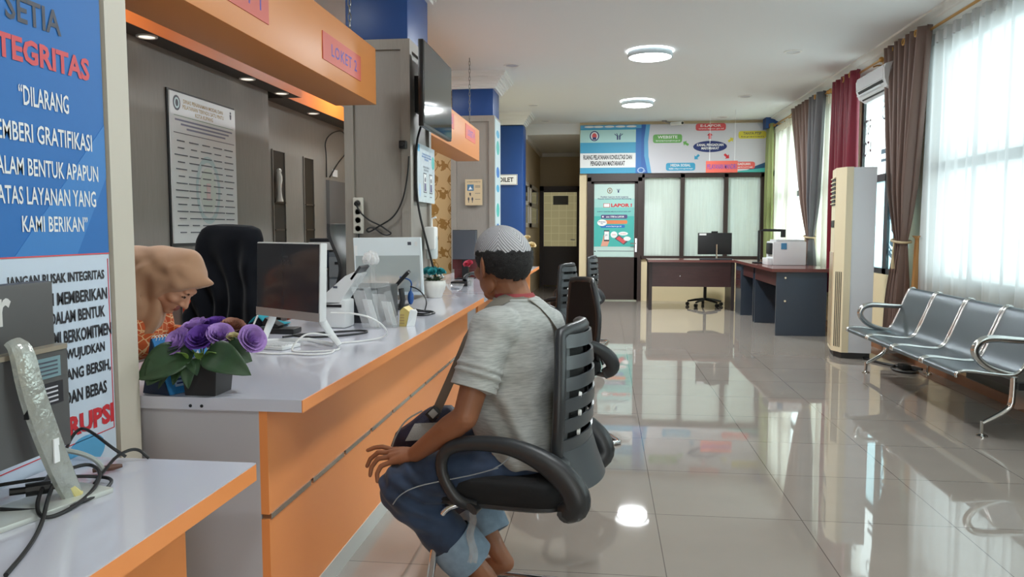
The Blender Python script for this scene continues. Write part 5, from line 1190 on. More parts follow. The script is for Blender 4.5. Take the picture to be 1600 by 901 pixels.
# emblem and lettering stuck on the uncovered window
t_ = thing('window_emblem', 'dark oval emblem sticker on the uncovered window beside the brown drape', 'sticker', (3.01, 8.42, 1.0))
P = Panel(t_, frame((3.008, 8.72, .93), -EY, EZ), .48, .62, .002, None); k_em = mat('emblem_ink', (112, 142, 160), .5)
P.ring(.5, .52, .5, .45, .16, k_em, 0, 'emblem'); P.ring(.5, .52, .38, .34, .1, k_em, 0, 'emblem')
for k in range(16): a = 2 * PI * k / 16; P.line([(.5 + .38 * math.cos(a), .52 + .34 * math.sin(a)), (.5 + .45 * math.cos(a), .52 + .41 * math.sin(a))], .02, k_em, 1, 'emblem')
P.line([(.5, .30), (.5, .76)], .02, k_em, 1, 'emblem'); P.line([(.36, .70), (.4, .55), (.5, .5), (.6, .55), (.64, .70)], .02, k_em, 1, 'emblem'); P.ell(.5, .34, .2, .07, k_em, 1, 'emblem'); P.text('KUPANG', .3, .16, .7, .22, k_em, 1); P.done()
t_ = thing('window_lettering', 'grey capital letters stuck on the upper uncovered window pane', 'sticker', (3.01, 8.9, 2.3))
P = Panel(t_, frame((3.008, 9.62, 1.98), -EY, EZ), 1.25, .66, .002, None); P.text('PTSP\nKOTA', .04, .20, .30, .85, mat('pale_ink', (176, 194, 202), .5), 0, .01); P.rect(.55, .18, .98, .26, k_em, 0, 'stripe'); P.rect(.55, .05, .98, .10, k_em, 0, 'stripe'); P.ring(.60, .86, .06, .12, .25, k_em, 0, 'mark'); P.done()
t_ = thing('window_stripes', 'grey striped sticker across the lower uncovered window pane', 'sticker', (3.01, 8.4, 1.6))
P = Panel(t_, frame((3.008, 8.76, 1.48), -EY, EZ), .54, .25, .002, None); P.rect(0, .72, 1, .86, k_em, 0, 'stripe'); P.rect(0, .05, 1, .22, I(150, 186, 196, 'print_haze'), 0, 'stripe'); P.done()

# sockets and wires on the middle pillar
t_ = thing('power_strip', 'white four-socket power strip on the corner of the grey pillar', 'power strip', (-1.7, 5.2, 1.28))
MB().box(-1.735, -1.665, 5.185, 5.219, 1.25, 1.50, bev=.008).build('housing', mat('strip_white', (206, 202, 190), .4), t_, world=True)
for k in range(4): z = 1.285 + k * .058; MB().lathe([(.001, 0), (.019, .0), (.024, .003), (.025, -.001), (.001, -.001)], (0, 0, 0), 18, M=Matrix.Translation((-1.70, 5.185, z)) @ Matrix.Rotation(PI / 2, 4, 'X')).build('socket', mat('socket_grey', (170, 166, 156), .4), t_, world=True)
MB().cyl((-1.70, 5.184, 1.459), (-1.70, 5.15, 1.455), .02, .015, 12).build('plug', m_black, t_, world=True)
b_ = MB(); b_.tube([(-1.70, 5.15, 1.455), (-1.68, 5.16, 1.40), (-1.62, 5.19, 1.34), (-1.55, 5.205, 1.31), (-1.49, 5.20, 1.27), (-1.46, 5.20, 1.25), (-1.52, 5.20, 1.235), (-1.60, 5.205, 1.30), (-1.65, 5.205, 1.28), (-1.63, 5.205, 1.255), (-1.56, 5.205, 1.30), (-1.45, 5.205, 1.36), (-1.38, 5.205, 1.48), (-1.345, 5.205, 1.66), (-1.338, 5.205, 1.78)], .0055, 7, smooth=3)
o = b_.build('wire', m_black); tag(o, 'looped black wire hanging across the front of the grey pillar', 'wire')
o = MB().tube([(-1.70, 5.2, 1.25), (-1.70, 5.2, 1.0), (-1.70, 5.2, .795)], .006, 7).build('wire', m_black); tag(o, 'short black wire running down from the white power strip', 'wire')
b_ = MB(); b_.tube([(-3.09, 8.35, 1.86), (-3.07, 8.30, 2.1), (-3.05, 8.2, 2.25), (-3.06, 8.5, 2.38), (-3.06, 8.9, 2.45), (-3.07, 9.0, 2.2), (-3.08, 8.7, 2.05), (-3.09, 8.45, 1.87)], .007, 6, smooth=3)
o = b_.build('wire', m_black); tag(o, 'coil of black wire hanging beside the white paper over the office door', 'wire')
t_ = thing('pillar_camera', 'small black camera fixed to the corner of the grey pillar', 'camera', (-1.37, 5.2, 1.86)); MB().box(-1.40, -1.35, 5.17, 5.219, 1.83, 1.885, bev=.008).build('body', m_black, t_, world=True); MB().cyl((-1.375, 5.17, 1.86), (-1.375, 5.155, 1.86), .014, seg=14).build('lens', m_plast, t_, world=True)  # small camera on the pillar corner
t_ = thing('soap_dispenser', 'white hand sanitiser dispenser on the side of the grey pillar', 'dispenser', (-1.3, 5.65, 1.1))
MB().box(-1.33, -1.25, 5.60, 5.72, 1.13, 1.30, bev=.015).build('bracket', m_white, t_, world=True); MB().lathe([(.001, 0), (.04, 0), (.045, .02), (.045, .15), (.03, .18), (.016, .20), (.016, .22), (.001, .22)], (-1.285, 5.66, 1.06), 20).build('bottle', mat('clear_gel_bottle', (214, 222, 222), .15), t_, world=True)
MB().tube([(-1.285, 5.66, 1.28), (-1.285, 5.66, 1.36), (-1.25, 5.66, 1.37)], .008, 8).build('pump', m_white, t_, world=True)
# ================================================================== things on the near counter
CT = .7905
def petal(mb, c, R, ang, half, r0, r1, h0, h1, curl):
    def fn(u, v):
        a = ang + (u - .5) * 2 * half; k = math.sin(PI * min(1, max(0, u))) ** .5
        r = r0 + (r1 - r0) * v ** .8 + curl * max(0, v - .6) ** 1.5; z = h0 + (h1 - h0) * v * (.72 + .28 * k) - curl * .8 * max(0, v - .7)
        return Vector(c) + R @ Vector((r * math.cos(a), r * math.sin(a), z))
    mb.grid(fn, 7, 6)
def rose(name, c, r, axis, m, parent, rnd, label=None):
    R = Vector(axis).normalized().to_track_quat('Z', 'Y').to_matrix(); mb = MB()
    for k in range(3): petal(mb, c, R, k * 2.1, 1.5, r * .05, r * (.14 + .05 * k), -r * .2, r * (.62 - .04 * k), 0)
    for ring_, (n, a0, a1, h) in enumerate(((3, .20, .40, .66), (4, .28, .60, .62), (5, .34, .80, .54), (5, .34, .94, .38))):
        for k in range(n): petal(mb, c, R, 2 * PI * k / n + ring_ * .7 + rnd.random() * .3, PI / n * 1.35, r * a0 * .5, r * a1, -r * .45, r * h, r * (.18 + .30 * ring_ / 3))
    mb.sph(Vector(c) - R @ Vector((0, 0, r * .40)), r * .28, 10)
    return mb.build(name, m, parent, world=True, ang=180, label=label)
def leaf(mb, base, tip, w, up=(0, 0, 1), droop=.15, fold=.12):
    base, tip = Vector(base), Vector(tip); d = tip - base; L = d.length; sd = d.cross(Vector(up)).normalized(); nn = sd.cross(d).normalized()
    def fn(u, v):
        s_ = (u - .5) * 2; wd = w * (math.sin(PI * v ** .75) ** .8 if 0 < v < 1 else 0)
        return base + d * v + sd * (s_ * wd) + nn * (abs(s_) * wd * fold * 2 + L * droop * math.sin(PI * v))
    mb.grid(fn, 8, 12, thick=.0012)
m_lil = mat('lilac_petal', (176, 140, 206), .7, noise=.12, nscale=60); m_purp = mat('purple_petal', (104, 62, 158), .7, noise=.12, nscale=60); m_tan = mat('faded_tan_petal', (150, 104, 84), .7)
m_leaf = mat('dark_green_leaf', (46, 72, 42), .45, noise=.18, nscale=30); m_leaf2 = mat('light_green_leaf', (118, 150, 66), .5, noise=.15, nscale=30)
t_ = thing('flower_pot', 'square black pot of lilac and purple artificial roses on the counter end', 'flower pot', (-1.18, 2.16, CT))
b_ = MB(); b_.add([(-1.228, 2.112, CT), (-1.133, 2.112, CT), (-1.133, 2.207, CT), (-1.228, 2.207, CT), (-1.236, 2.105, .892), (-1.124, 2.105, .892), (-1.124, 2.216, .892), (-1.236, 2.216, .892), (-1.228, 2.113, .88), (-1.132, 2.113, .88), (-1.132, 2.208, .88), (-1.228, 2.208, .88)],
    [(0, 3, 2, 1), (0, 1, 5, 4), (1, 2, 6, 5), (2, 3, 7, 6), (3, 0, 4, 7), (4, 5, 9, 8), (5, 6, 10, 9), (6, 7, 11, 10), (7, 4, 8, 11), (8, 9, 10, 11)]); b_.build('pot', mat('matt_black_pot', (38, 37, 38), .55, noise=.1), t_, world=True, flat=True)
rr = random.Random(11)
PC = Vector((-1.18, 2.16, .88))
spots = [((-1.252, 2.125, .945), .043, m_lil, (-.5, -.9, .75)), ((-1.178, 2.125, .958), .042, m_purp, (.0, -.8, .8)), ((-1.128, 2.14, .968), .036, m_lil, (.4, -.7, .8)), ((-1.232, 2.185, .982), .040, m_lil, (-.3, -.3, 1)),
         ((-1.172, 2.20, .990), .036, m_purp, (.0, -.2, 1)), ((-1.118, 2.20, .985), .034, m_tan, (.3, -.3, 1)), ((-1.036, 2.15, .955), .040, m_lil, (.9, -.6, .5))]
for c, r, m, ax in spots: rose('rose', c, r * 1.06, ax, m, t_, rr, label={'lilac_petal': 'lilac rose', 'purple_petal': 'deep purple rose', 'faded_tan_petal': 'faded tan rose'}[m.name])
rose('rosebud', (-1.088, 2.14, .962), .020, (.2, -.4, 1), mat('cream_bud', (206, 196, 150), .6), t_, rr, label='small cream bud')
b_ = MB()
for c, r, m, ax in spots: b_.tube([PC + Vector((rr.uniform(-.02, .02), rr.uniform(-.02, .02), -.03)), PC.lerp(Vector(c), .6) + Vector((0, 0, .01)), Vector(c) - Vector(ax).normalized() * r * .4], .0025, 6)
b_.build('stems', m_leaf2, t_, world=True)
for base, tip, w, dr in (((-1.20, 2.12, .915), (-1.345, 2.06, .845), .058, .20), ((-1.25, 2.10, .91), (-1.31, 2.05, .83), .045, .15), ((-1.16, 2.11, .92), (-.995, 2.06, .865), .048, .30), ((-1.13, 2.13, .925), (-1.02, 2.12, .895), .045, .25), ((-1.20, 2.10, .90), (-1.185, 2.055, .822), .022, .2),
                         ((-1.215, 2.10, .895), (-1.235, 2.06, .83), .020, .2), ((-1.235, 2.13, .905), (-1.30, 2.09, .81), .020, .15), ((-1.19, 2.19, .92), (-1.215, 2.24, .965), .022, .1), ((-1.20, 2.11, .90), (-1.16, 2.06, .86), .020, .15)):
    b_ = MB(); leaf(b_, base, tip, w, up=(0, -.85, .55) if w > .03 else (0, -.5, .8), droop=dr * .6); b_.build('leaf', m_leaf, t_, world=True, ang=180)
for base, tip in (((-1.175, 2.10, .90), (-1.15, 2.06, .925)), ((-1.21, 2.10, .90), (-1.225, 2.065, .925)), ((-1.15, 2.11, .905), (-1.105, 2.07, .925))):
    b_ = MB(); leaf(b_, base, tip, .013); b_.build('leaf', m_leaf2, t_, world=True, ang=180, label='pale green leaflet')

t_ = thing('desk_calendar', 'blue tent desk calendar beside the black rose pot', 'calendar', (-1.31, 2.2, CT))
m_cal = mat('navy_card', (24, 40, 66), .45); m_calb = mat('calendar_blue', (52, 128, 190), .4)
a0, a1 = Vector((-1.372, 2.135, CT)), Vector((-1.272, 2.105, CT)); dp = Vector((.065, .165, 0)); ap = Vector((-1.336, 2.125, .955))
for nm, p, q, m in (('back_cover', a0, ap, m_cal), ('front_page', a1, ap, m_calb), ('base_board', a0, a1, m_cal)):
    nrm = (q - p).cross(dp).normalized() * .002
    b_ = MB(); vs = [p, q, q + dp, p + dp]; b_.add([v - nrm for v in vs] + [v + nrm for v in vs], [(0, 1, 2, 3), (7, 6, 5, 4), (0, 4, 5, 1), (1, 5, 6, 2), (2, 6, 7, 3), (3, 7, 4, 0)]); b_.build(nm, m, t_, world=True, flat=True)
nrm = Vector((-.03, -.09, 0)); b_ = MB(); b_.add([a0 + nrm * .02, a1 + nrm * .02, ap + nrm * .02, a0 + nrm * .05, a1 + nrm * .05, ap + nrm * .05], [(0, 1, 2), (3, 5, 4), (0, 3, 4, 1), (1, 4, 5, 2), (2, 5, 3, 0)]); b_.build('end_flap', m_cal, t_, world=True, flat=True)
b_ = MB()
for k in range(16): c = ap + dp * (.05 + .06 * k); b_.tube([c + Vector((.008 * math.cos(q), 0, .008 * math.sin(q))) for q in [2 * PI * j / 8 for j in range(8)]], .0012, 5, closed=True)
b_.build('spiral_binding', m_white, t_, world=True)
Mc = frame(a1 + Vector((.003, 0, .004)), dp, ap - a1); P = Panel(t_, Mc, dp.length, (ap - a1).length, .003, None); P.rect(.12, .10, .9, .42, k_lblue, 0, 'date_grid'); P.text('2024', .2, .5, .8, .66, k_white, 0)
for k in range(4): P.rect(.16, .14 + .065 * k, .86, .165 + .065 * k, k_navy, 1, 'date_rows')
P.done()

# white all-in-one computer
pc = thing('desktop_computer', 'white all-in-one computer with dark screen on the near counter', 'computer', (-1.33, 3.15, CT))
pu = Vector((.842, -.54, 0)); M0 = frame((-1.545, 3.262, .90), pu, (0.02, .03, 1)); PW, PH = .462, .325
m_pcw = mat('white_plastic', (222, 224, 224), .35); m_scr = mat('dark_monitor_glass', (42, 47, 56), .12, spec=.6)
MB().box(0, PW, 0, PH, -.035, 0, M0, bev=.006).build('casing', m_pcw, pc, world=True)
MB().box(.006, PW - .006, .036, PH - .006, 0, .0015, M0).build('screen', m_scr, pc, world=True, flat=True)
P = Panel(pc, M0, PW, PH, .0015, None); k_scr = I(62, 68, 78, 'screen_glyphs'); P.text('10:04', .42, .70, .58, .77, k_scr, 0); P.rect(.44, .80, .52, .82, k_scr, 0, 'screen_glyphs'); P.done()
MB().box(.0, PW, .0, .036, 0, .002, M0).build('chin', mat('silver_chin', (170, 172, 172), .35, metal=.4), pc, world=True, flat=True)
W0 = lambda x, y, z: M0 @ Vector((x, y, z))
b_ = MB(); lp = W0(PW - .03, .01, -.03); b_.tube([W0(PW - .06, .10, -.03), lp, (-1.135, 3.085, .84), (-1.105, 3.075, .81), (-1.095, 3.07, .797)], [.018, .018, .016, .014, .012], 10, sy=.6, smooth=2)
b_.tube([W0(.10, .10, -.03), W0(.09, .0, -.03), (-1.475, 3.22, .84), (-1.47, 3.17, .80), (-1.45, 3.12, .797)], [.018, .018, .016, .014, .012], 10, sy=.6, smooth=2)
b_.tube([(-1.47, 3.165, .797), (-1.29, 3.22, .797), (-1.12, 3.08, .797)], .010, 8, sy=.6); b_.build('stand', m_pcw, pc, world=True)
Mx = frame((-1.62, 3.02, CT), (.97, -.22, 0), (.22, .97, 0)); t_ = thing('keyboard', 'white keyboard lying before the white computer behind the roses', 'keyboard', (-1.5, 3.0, CT))
MB().box(0, .34, 0, .125, 0, .014, Mx, bev=.004).build('body', m_pcw, t_, world=True)
b_ = MB()
for r_ in range(5):
    for c in range(15): b_.box(.012 + c * .0212, .030 + c * .0212, .012 + r_ * .021, .030 + r_ * .021, .014, .018, Mx)
b_.build('keys', mat('key_white', (206, 208, 210), .5), t_, world=True, flat=True)
o = MB().box(-1.64, -1.44, 3.42, 3.52, CT, .815, bev=.006).box(-1.60, -1.52, 3.43, 3.5, .815, .85, Matrix.Translation((-1.56, 3.46, .83)) @ Matrix.Rotation(.5, 4, 'Y') @ Matrix.Translation((1.56, -3.46, -.83)), bev=.006).build('card_reader', m_black); tag(o, 'black card reader lying behind the white computer', 'card reader')
b_ = MB(); b_.grid(lambda u, v: (-1.80 + .19 * u + .02 * math.sin(5 * v), 3.70 + .12 * v, CT + .004 + .055 * math.exp(-((u - .25) / .2) ** 2) * (.6 + .4 * math.sin(3 * v)) + .012 * abs(math.sin(7 * u + 3 * v))), 20, 12, thick=.003)
o = b_.build('cloth', mat('teal_cloth', (40, 150, 166), .8), ang=180); tag(o, 'crumpled teal cloth left beside the black draped chair on the counter', 'cloth')

# white document scanner
t_ = thing('document_scanner', 'white document scanner with raised paper tray behind the computer', 'scanner', (-1.33, 3.7, CT))
MB().box(-1.40, -1.27, 3.66, 3.80, CT, .93, bev=.012).build('body', m_pcw, t_, world=True)
b_ = MB(); b_.add([(-1.44, 3.66, .905), (-1.30, 3.66, .915), (-1.20, 3.66, 1.06), (-1.225, 3.66, 1.07), (-1.27, 3.66, 1.05), (-1.44, 3.80, .905), (-1.30, 3.80, .915), (-1.20, 3.80, 1.06), (-1.225, 3.80, 1.07), (-1.27, 3.80, 1.05)], [(0, 1, 2, 3, 4), (9, 8, 7, 6, 5), (0, 5, 6, 1), (1, 6, 7, 2), (2, 7, 8, 3), (3, 8, 9, 4), (4, 9, 5, 0)]); b_.build('paper_tray', m_pcw, t_, world=True, flat=True)
MB().box(-1.425, -1.29, 3.655, 3.805, .895, .908).build('feed_slot', m_black, t_, world=True, flat=True)
Mx = frame((-1.235, 3.66, 1.03), (.6, 0, .8), (0, 1, 0)); MB().box(0, .08, 0, .14, 0, .012, Mx).build('tray_extension', m_plast, t_, world=True, flat=True)
MB().box(-1.33, -1.31, 3.655, 3.66, .99, 1.0).build('badge', k_dk, t_, world=True, flat=True)
# black box
t_ = thing('computer_box', 'big black computer box on the counter behind the white scanner', 'computer', (-1.27, 4.05, CT)); MB().box(-1.40, -1.165, 3.87, 4.25, CT, .972, bev=.004).build('case', mat('black_case', (28, 31, 36), .4), t_, world=True)
MB().box(-1.39, -1.175, 3.88, 4.24, .972, .975).build('top_plate', mat('grey_case_top', (92, 94, 94), .3), t_, world=True, flat=True)
b_ = MB()
for k in range(3): b_.box(-1.395, -1.32, 3.864, 3.868, .815 + .012 * k, .819 + .012 * k)
b_.build('front_slots', k_dk, t_, world=True, flat=True)
# pale monitor
t_ = thing('monitor', 'pale silver monitor reflecting the window curtains before the grey pillar', 'computer monitor', (-1.37, 4.7, CT))
Mm = frame((-1.555, 4.68, .868), (1, -.03, .012), (-.07, .10, 1)); MW, MH = .44, .362
m_sil = mat('pale_silver', (226, 236, 240), .25)
MB().box(0, MW, 0, MH, -.03, 0, Mm, bev=.005).build('casing', m_sil, t_, world=True)
MB().box(.012, MW - .012, .02, MH - .115, 0, .0015, Mm).build('screen', mat('mirror_screen', (214, 226, 228), .06, metal=.45), t_, world=True, flat=True)
MB().box(MW - .085, MW - .062, MH - .05, MH - .03, 0, .001, Mm).build('label_sticker', k_dk, t_, world=True, flat=True); MB().box(MW - .04, MW - .022, MH - .055, MH - .03, 0, .001, Mm).build('label_sticker', k_white, t_, world=True, flat=True); MB().box(.006, .026, MH - .14, MH - .05, 0, .001, Mm).build('label_sticker', k_white, t_, world=True, flat=True)
MB().tube([(-1.35, 4.72, .95), (-1.35, 4.76, .86), (-1.35, 4.74, .80)], .025, 8).box(-1.45, -1.25, 4.66, 4.84, CT, .80, bev=.004).build('stand', m_black, t_, world=True)
# acrylic holders
m_acr = film('clear_acrylic', (255, 255, 255), .93, .5)
m_acr2 = film('frosted_acrylic', (255, 255, 255), .80, .5)
m_crys = film('crystal_glass', (255, 255, 255), .55, .5)
for i, (x, y, lean, hgt, lb) in enumerate(((-1.165, 3.72, .07, .27, 'clear acrylic brochure holder nearest the black computer box'), (-1.10, 3.80, .06, .235, 'clear acrylic brochure holder beside the little gold box'))):
    t_ = thing('brochure_holder', lb, 'brochure holder', (x, y, CT), group='clear brochure holders')
    Ma = frame((x, y, CT), (.9, -.43, 0), (-lean * 4.2, 0, 1)); w_ = .085
    MB().box(0, w_, 0, hgt, -.004, 0, Ma).box(0, .004, 0, hgt * .8, 0, .05, Ma).box(w_ - .004, w_, 0, hgt * .8, 0, .05, Ma).box(0, w_, 0, .004, 0, .05, Ma).build('back_sheet', m_acr, t_, world=True, flat=True)
    MB().box(.002, w_ - .002, .004, hgt * .75, .046, .05, Ma).build('front_sheet', m_acr2, t_, world=True, flat=True)
    MB().box(.012, w_ - .012, .006, hgt * .55, .006, .009, Ma).build('leaflet', mat('pale_leaflets', (226, 228, 226), .6), t_, world=True, flat=True)
t_ = thing('crystal_ornament', 'clear crystal flower ornament rising behind the acrylic holders', 'ornament', (-1.20, 3.80, CT))
b_ = MB()
for k in range(7): a = 2 * PI * k / 7; b_.sph((-1.19 + .026 * math.cos(a), 3.83 + .026 * math.sin(a), 1.125 + .012 * (k % 2)), (.020, .020, .026), 8)
b_.sph((-1.19, 3.83, 1.15), .022, 8); b_.build('crystal_flower', m_crys, t_, world=True, flat=True)
MB().cyl((-1.16, 3.83, CT), (-1.185, 3.83, 1.115), .012, .012, 8).build('stem', m_acr, t_, world=True, flat=True)
t_ = thing('gift_box', 'small gold and white house-shaped box at the counter edge', 'box', (-1.0, 3.8, CT))
b_ = MB(); hb = [(-1.028, CT), (-.992, CT), (-.975, CT + .075), (-1.005, CT + .098), (-1.024, CT + .08)]
b_.add([(x, 3.77, z) for x, z in hb] + [(x + .005, 3.86, z) for x, z in hb], [(0, 1, 2, 3, 4), (9, 8, 7, 6, 5)] + [(k, (k + 1) % 5, 5 + (k + 1) % 5, 5 + k) for k in range(5)]); b_.build('body', mat('gold_card', (206, 186, 112), .4, metal=.3), t_, world=True, flat=True)
b_ = MB(); b_.add([(-.990, 3.768, CT), (-.955, 3.80, CT), (-.945, 3.82, CT + .07), (-.972, 3.775, CT + .085), (-.988, 3.865, CT), (-.965, 3.865, CT + .08)], [(0, 1, 2, 3), (1, 4, 5, 2), (0, 3, 5, 4), (3, 2, 5)]); b_.build('white_side', m_pcw, t_, world=True, flat=True)
for k in range(4): MB().box(-1.026 + .001 * k, -1.001, 3.768, 3.769, CT + .012 + k * .014, CT + .02 + k * .014).build('printed_band', k_gold, t_, world=True, flat=True)
t_ = thing('card_terminal', 'black tilted card terminal on the counter beside the acrylic holders', 'card terminal', (-1.22, 4.55, CT))
Mx = frame((-1.275, 4.55, .905), (.7, -.05, .72), (-.1, 1, .1)); MB().box(0, .15, 0, .075, 0, .022, Mx, bev=.006).build('handset', m_black, t_, world=True)
MB().box(.07, .14, .01, .065, .022, .024, Mx).build('display', k_dk, t_, world=True, flat=True); MB().tube([(-1.235, 4.58, .92), (-1.225, 4.58, .85), (-1.235, 4.58, .80)], .018, 8).box(-1.29, -1.18, 4.53, 4.64, CT, .80, bev=.003).build('stand', m_plast, t_, world=True)
b_ = MB(); b_.sph((-1.185, 4.62, .86), (.02, .02, .045), 12); b_.tube([(-1.185, 4.62, .90), (-1.17, 4.6, .97), (-1.24, 4.57, .99)], .005, 6, smooth=2); o = b_.build('gadget', mat('blue_plastic', (40, 90, 160), .35)); tag(o, 'small blue plastic gadget hung beside the card terminal', 'gadget')
# white vase with turquoise flowers
t_ = thing('flower_vase', 'white ribbed vase of turquoise roses on the counter by the pillar', 'vase', (-1.215, 5.42, CT)); vc = Vector((-1.215, 5.42, CT))
MB().lathe([(.001, .0), (.052, 0), (.056, .004), (.062, .03), (.076, .06), (.084, .095), (.080, .118), (.083, .124), (.074, .122), (.07, .10), (.001, .09)], vc, 48, fn=lambda t, z: 1 + .035 * abs(math.cos(6 * t)) * (1 if .005 < z < .115 else 0)).build('vase', mat('white_glazed_ceramic', (226, 224, 216), .2), t_, world=True)
m_turq = mat('turquoise_petal', (54, 156, 162), .7, noise=.15, nscale=50)
rr = random.Random(5)
for k in range(7):
    a = 2 * PI * k / 7 + .2; q = .055 if k < 6 else 0; rose('rose', vc + Vector((q * math.cos(a), q * math.sin(a) - .01, .175 + .02 * rr.random() + (.02 if k == 6 else 0))), .034, (math.cos(a) * .6, math.sin(a) * .6 - .3, 1), m_turq, t_, rr)
b_ = MB()
for k in range(22): a = rr.uniform(0, 2 * PI); leaf(b_, vc + Vector((.04 * math.cos(a), .04 * math.sin(a), .12)), vc + Vector((rr.uniform(.07, .105) * math.cos(a), rr.uniform(.07, .105) * math.sin(a), rr.uniform(.10, .16))), .013)
tag(b_.build('foliage', m_leaf, t_, world=True, ang=180), kind='stuff')
for k in range(8): a = 2 * PI * k / 8; MB().sph(vc + Vector((.062 * math.cos(a), .062 * math.sin(a), .148 + .01 * (k % 3))), .011, 8).build('white_bud', m_pcw, t_, world=True)
# glass goblet dish
t_ = thing('glass_dish', 'clear footed glass dish on the counter edge by the white vase', 'dish', (-1.06, 5.40, CT)); m_gl = film('clear_glass', (255, 255, 255), .9, .3)
MB().lathe([(.001, .003), (.035, .0), (.036, .004), (.010, .012), (.008, .034), (.018, .042), (.045, .06), (.066, .10), (.068, .10), (.050, .065), (.02, .048), (.001, .046)], (-1.06, 5.40, CT), 32).build('bowl', m_gl, t_, world=True)
for k in range(5): MB().sph((-1.06 + .02 * math.cos(k * 1.3), 5.40 + .02 * math.sin(k * 1.3), CT + .066), (.014, .010, .009), 8).build('sweet', k_dk, t_, world=True)

# cables over the counter
def cable(pts, r, m, label, cat='cable', sm=3):
    o = MB().tube(pts, r, 7, smooth=sm).build('cable', m); tag(o, label, cat, 'loose cables')
m_wc = mat('white_cable', (222, 222, 220), .4); m_gc = mat('grey_cable', (160, 166, 162), .4)
z = CT + .004
cable([(-1.14, 3.10, .93), (-1.02, 3.13, .925), (-.955, 3.2, .88), (-.94, 3.28, .82), (-.99, 3.30, z), (-1.06, 3.2, z), (-1.12, 3.15, z)], .0042, m_wc, 'white cable looping out beside the white computer')
cable([(-1.13, 3.06, .84), (-1.20, 3.0, .86), (-1.235, 2.96, .83), (-1.25, 2.94, z), (-1.22, 2.90, z), (-1.10, 2.93, z), (-1.06, 2.98, z), (-1.09, 3.05, z)], .004, m_wc, 'white cable curling around the white computer foot')
cable([(-1.36, 2.86, z), (-1.27, 2.84, z), (-1.22, 2.87, z), (-1.13, 2.83, z), (-1.06, 2.89, z), (-1.08, 2.97, z)], .004, m_wc, 'white cable snaking from the white keyboard over the counter')
cable([(-1.52, 3.22, .90), (-1.515, 3.15, .85), (-1.51, 3.10, z), (-1.44, 3.08, z), (-1.36, 3.10, z)], .004, m_wc, 'white cable hanging from the left corner of the white computer')
cable([(-1.42, 3.36, z), (-1.30, 3.30, z), (-1.18, 3.38, z), (-1.10, 3.5, z), (-1.15, 3.58, z), (-1.26, 3.5, z), (-1.38, 3.42, z), (-1.44, 3.30, z)], .005, m_black, 'black cable tangle on the counter behind the white computer')
cable([(-1.10, 4.34, z), (-1.00, 4.28, z), (-.97, 4.38, z), (-1.04, 4.48, z), (-1.14, 4.44, z), (-1.12, 4.30, z), (-1.02, 4.22, z), (-.98, 4.3, z), (-1.02, 4.42, z), (-1.18, 4.58, z)], .006, m_black, 'coiled black cable on the counter beyond the gold box')
cable([(-1.18, 4.60, .93), (-1.10, 4.5, .92), (-1.04, 4.45, .86), (-1.05, 4.42, .80)], .004, m_black, 'thin black cable hanging from the card terminal')
o = MB().box(-1.10, -1.05, 4.02, 4.07, CT, .83, bev=.004).build('adapter', m_acr2); tag(o, 'small clear adapter on the counter behind the gold box', 'adapter')

# ================================================================== far counter
t_ = thing('monitor', 'grey-backed monitor on the far counter before the damask wallpaper', 'computer monitor', (-1.37, 7.5, CT))
MB().box(-1.49, -1.255, 7.48, 7.515, .985, 1.27, bev=.004).build('housing', mat('slate_plastic', (88, 92, 100), .4), t_, world=True); MB().box(-1.495, -1.25, 7.515, 7.53, .98, 1.275, bev=.003).build('bezel', m_black, t_, world=True)
MB().box(-1.46, -1.28, 7.42, 7.60, CT, .80, bev=.003).box(-1.40, -1.34, 7.5, 7.53, .80, 1.0).build('stand', m_black, t_, world=True)
o = MB().box(-1.52, -1.20, 7.62, 7.66, .88, .985, bev=.004).build('folder', mat('maroon_folder', (116, 52, 52), .5)); tag(o, 'maroon folder standing behind the grey-backed monitor', 'folder')
MB().box(-1.50, -1.22, 7.615, 7.62, .79, .88).build('label_strip', mat('maroon_folder', (116, 52, 52), .5), o, flat=True)
t_ = thing('telephone', 'black desk telephone on the far counter beside the pink rose', 'telephone', (-1.24, 6.6, CT))
MB().box(-1.32, -1.15, 6.52, 6.70, CT, .83, bev=.01).build('base', m_black, t_, world=True); MB().tube([(-1.20, 6.56, .84), (-1.20, 6.58, .875), (-1.15, 6.66, .90), (-1.12, 6.70, .885)], [.022, .014, .014, .022], 10, smooth=1).build('handset', m_plast, t_, world=True)
t_ = thing('flower_vase', 'single pink rose in a small glass on the far counter near the man\'s face', 'vase', (-1.13, 6.45, CT)); MB().lathe([(.001, 0), (.028, 0), (.03, .08), (.027, .08), (.024, .006), (.001, .006)], (-1.13, 6.45, CT), 20).build('glass', m_gl, t_, world=True)
MB().tube([(-1.13, 6.45, .80), (-1.14, 6.45, .90), (-1.15, 6.45, .97)], .003, 6).build('stem', m_leaf, t_, world=True); rose('rose', (-1.15, 6.45, .985), .042, (-.2, -.6, .9), mat('pink_petal', (222, 92, 116), .7), t_, rr)
t_ = thing('flower_vase', 'vase of cream roses at the far end of the counter beside the blue pillar', 'vase', (-.97, 9.7, CT)); vc = Vector((-.96, 9.7, CT))
MB().lathe([(.001, 0), (.05, 0), (.06, .05), (.05, .12), (.035, .15), (.04, .17), (.033, .17), (.001, .16)], vc, 24).build('vase', mat('white_glazed_ceramic', (226, 224, 216), .2), t_, world=True)
m_crm = mat('cream_petal', (226, 206, 160), .7)
for x, y, z_, r in ((-.02, 0, .38, .05), (.055, -.03, .29, .05), (.0, .05, .30, .045), (-.06, -.02, .28, .045)): rose('rose', vc + Vector((x, y, z_)), r, (x * 8, y * 8 - .4, 1), m_crm, t_, rr)
b_ = MB()
for k in range(18): a = rr.uniform(0, 2 * PI); q = rr.uniform(.05, .10); leaf(b_, vc + Vector((0, 0, .16)), vc + Vector((q * math.cos(a), q * math.sin(a), rr.uniform(.18, .32))), .02)
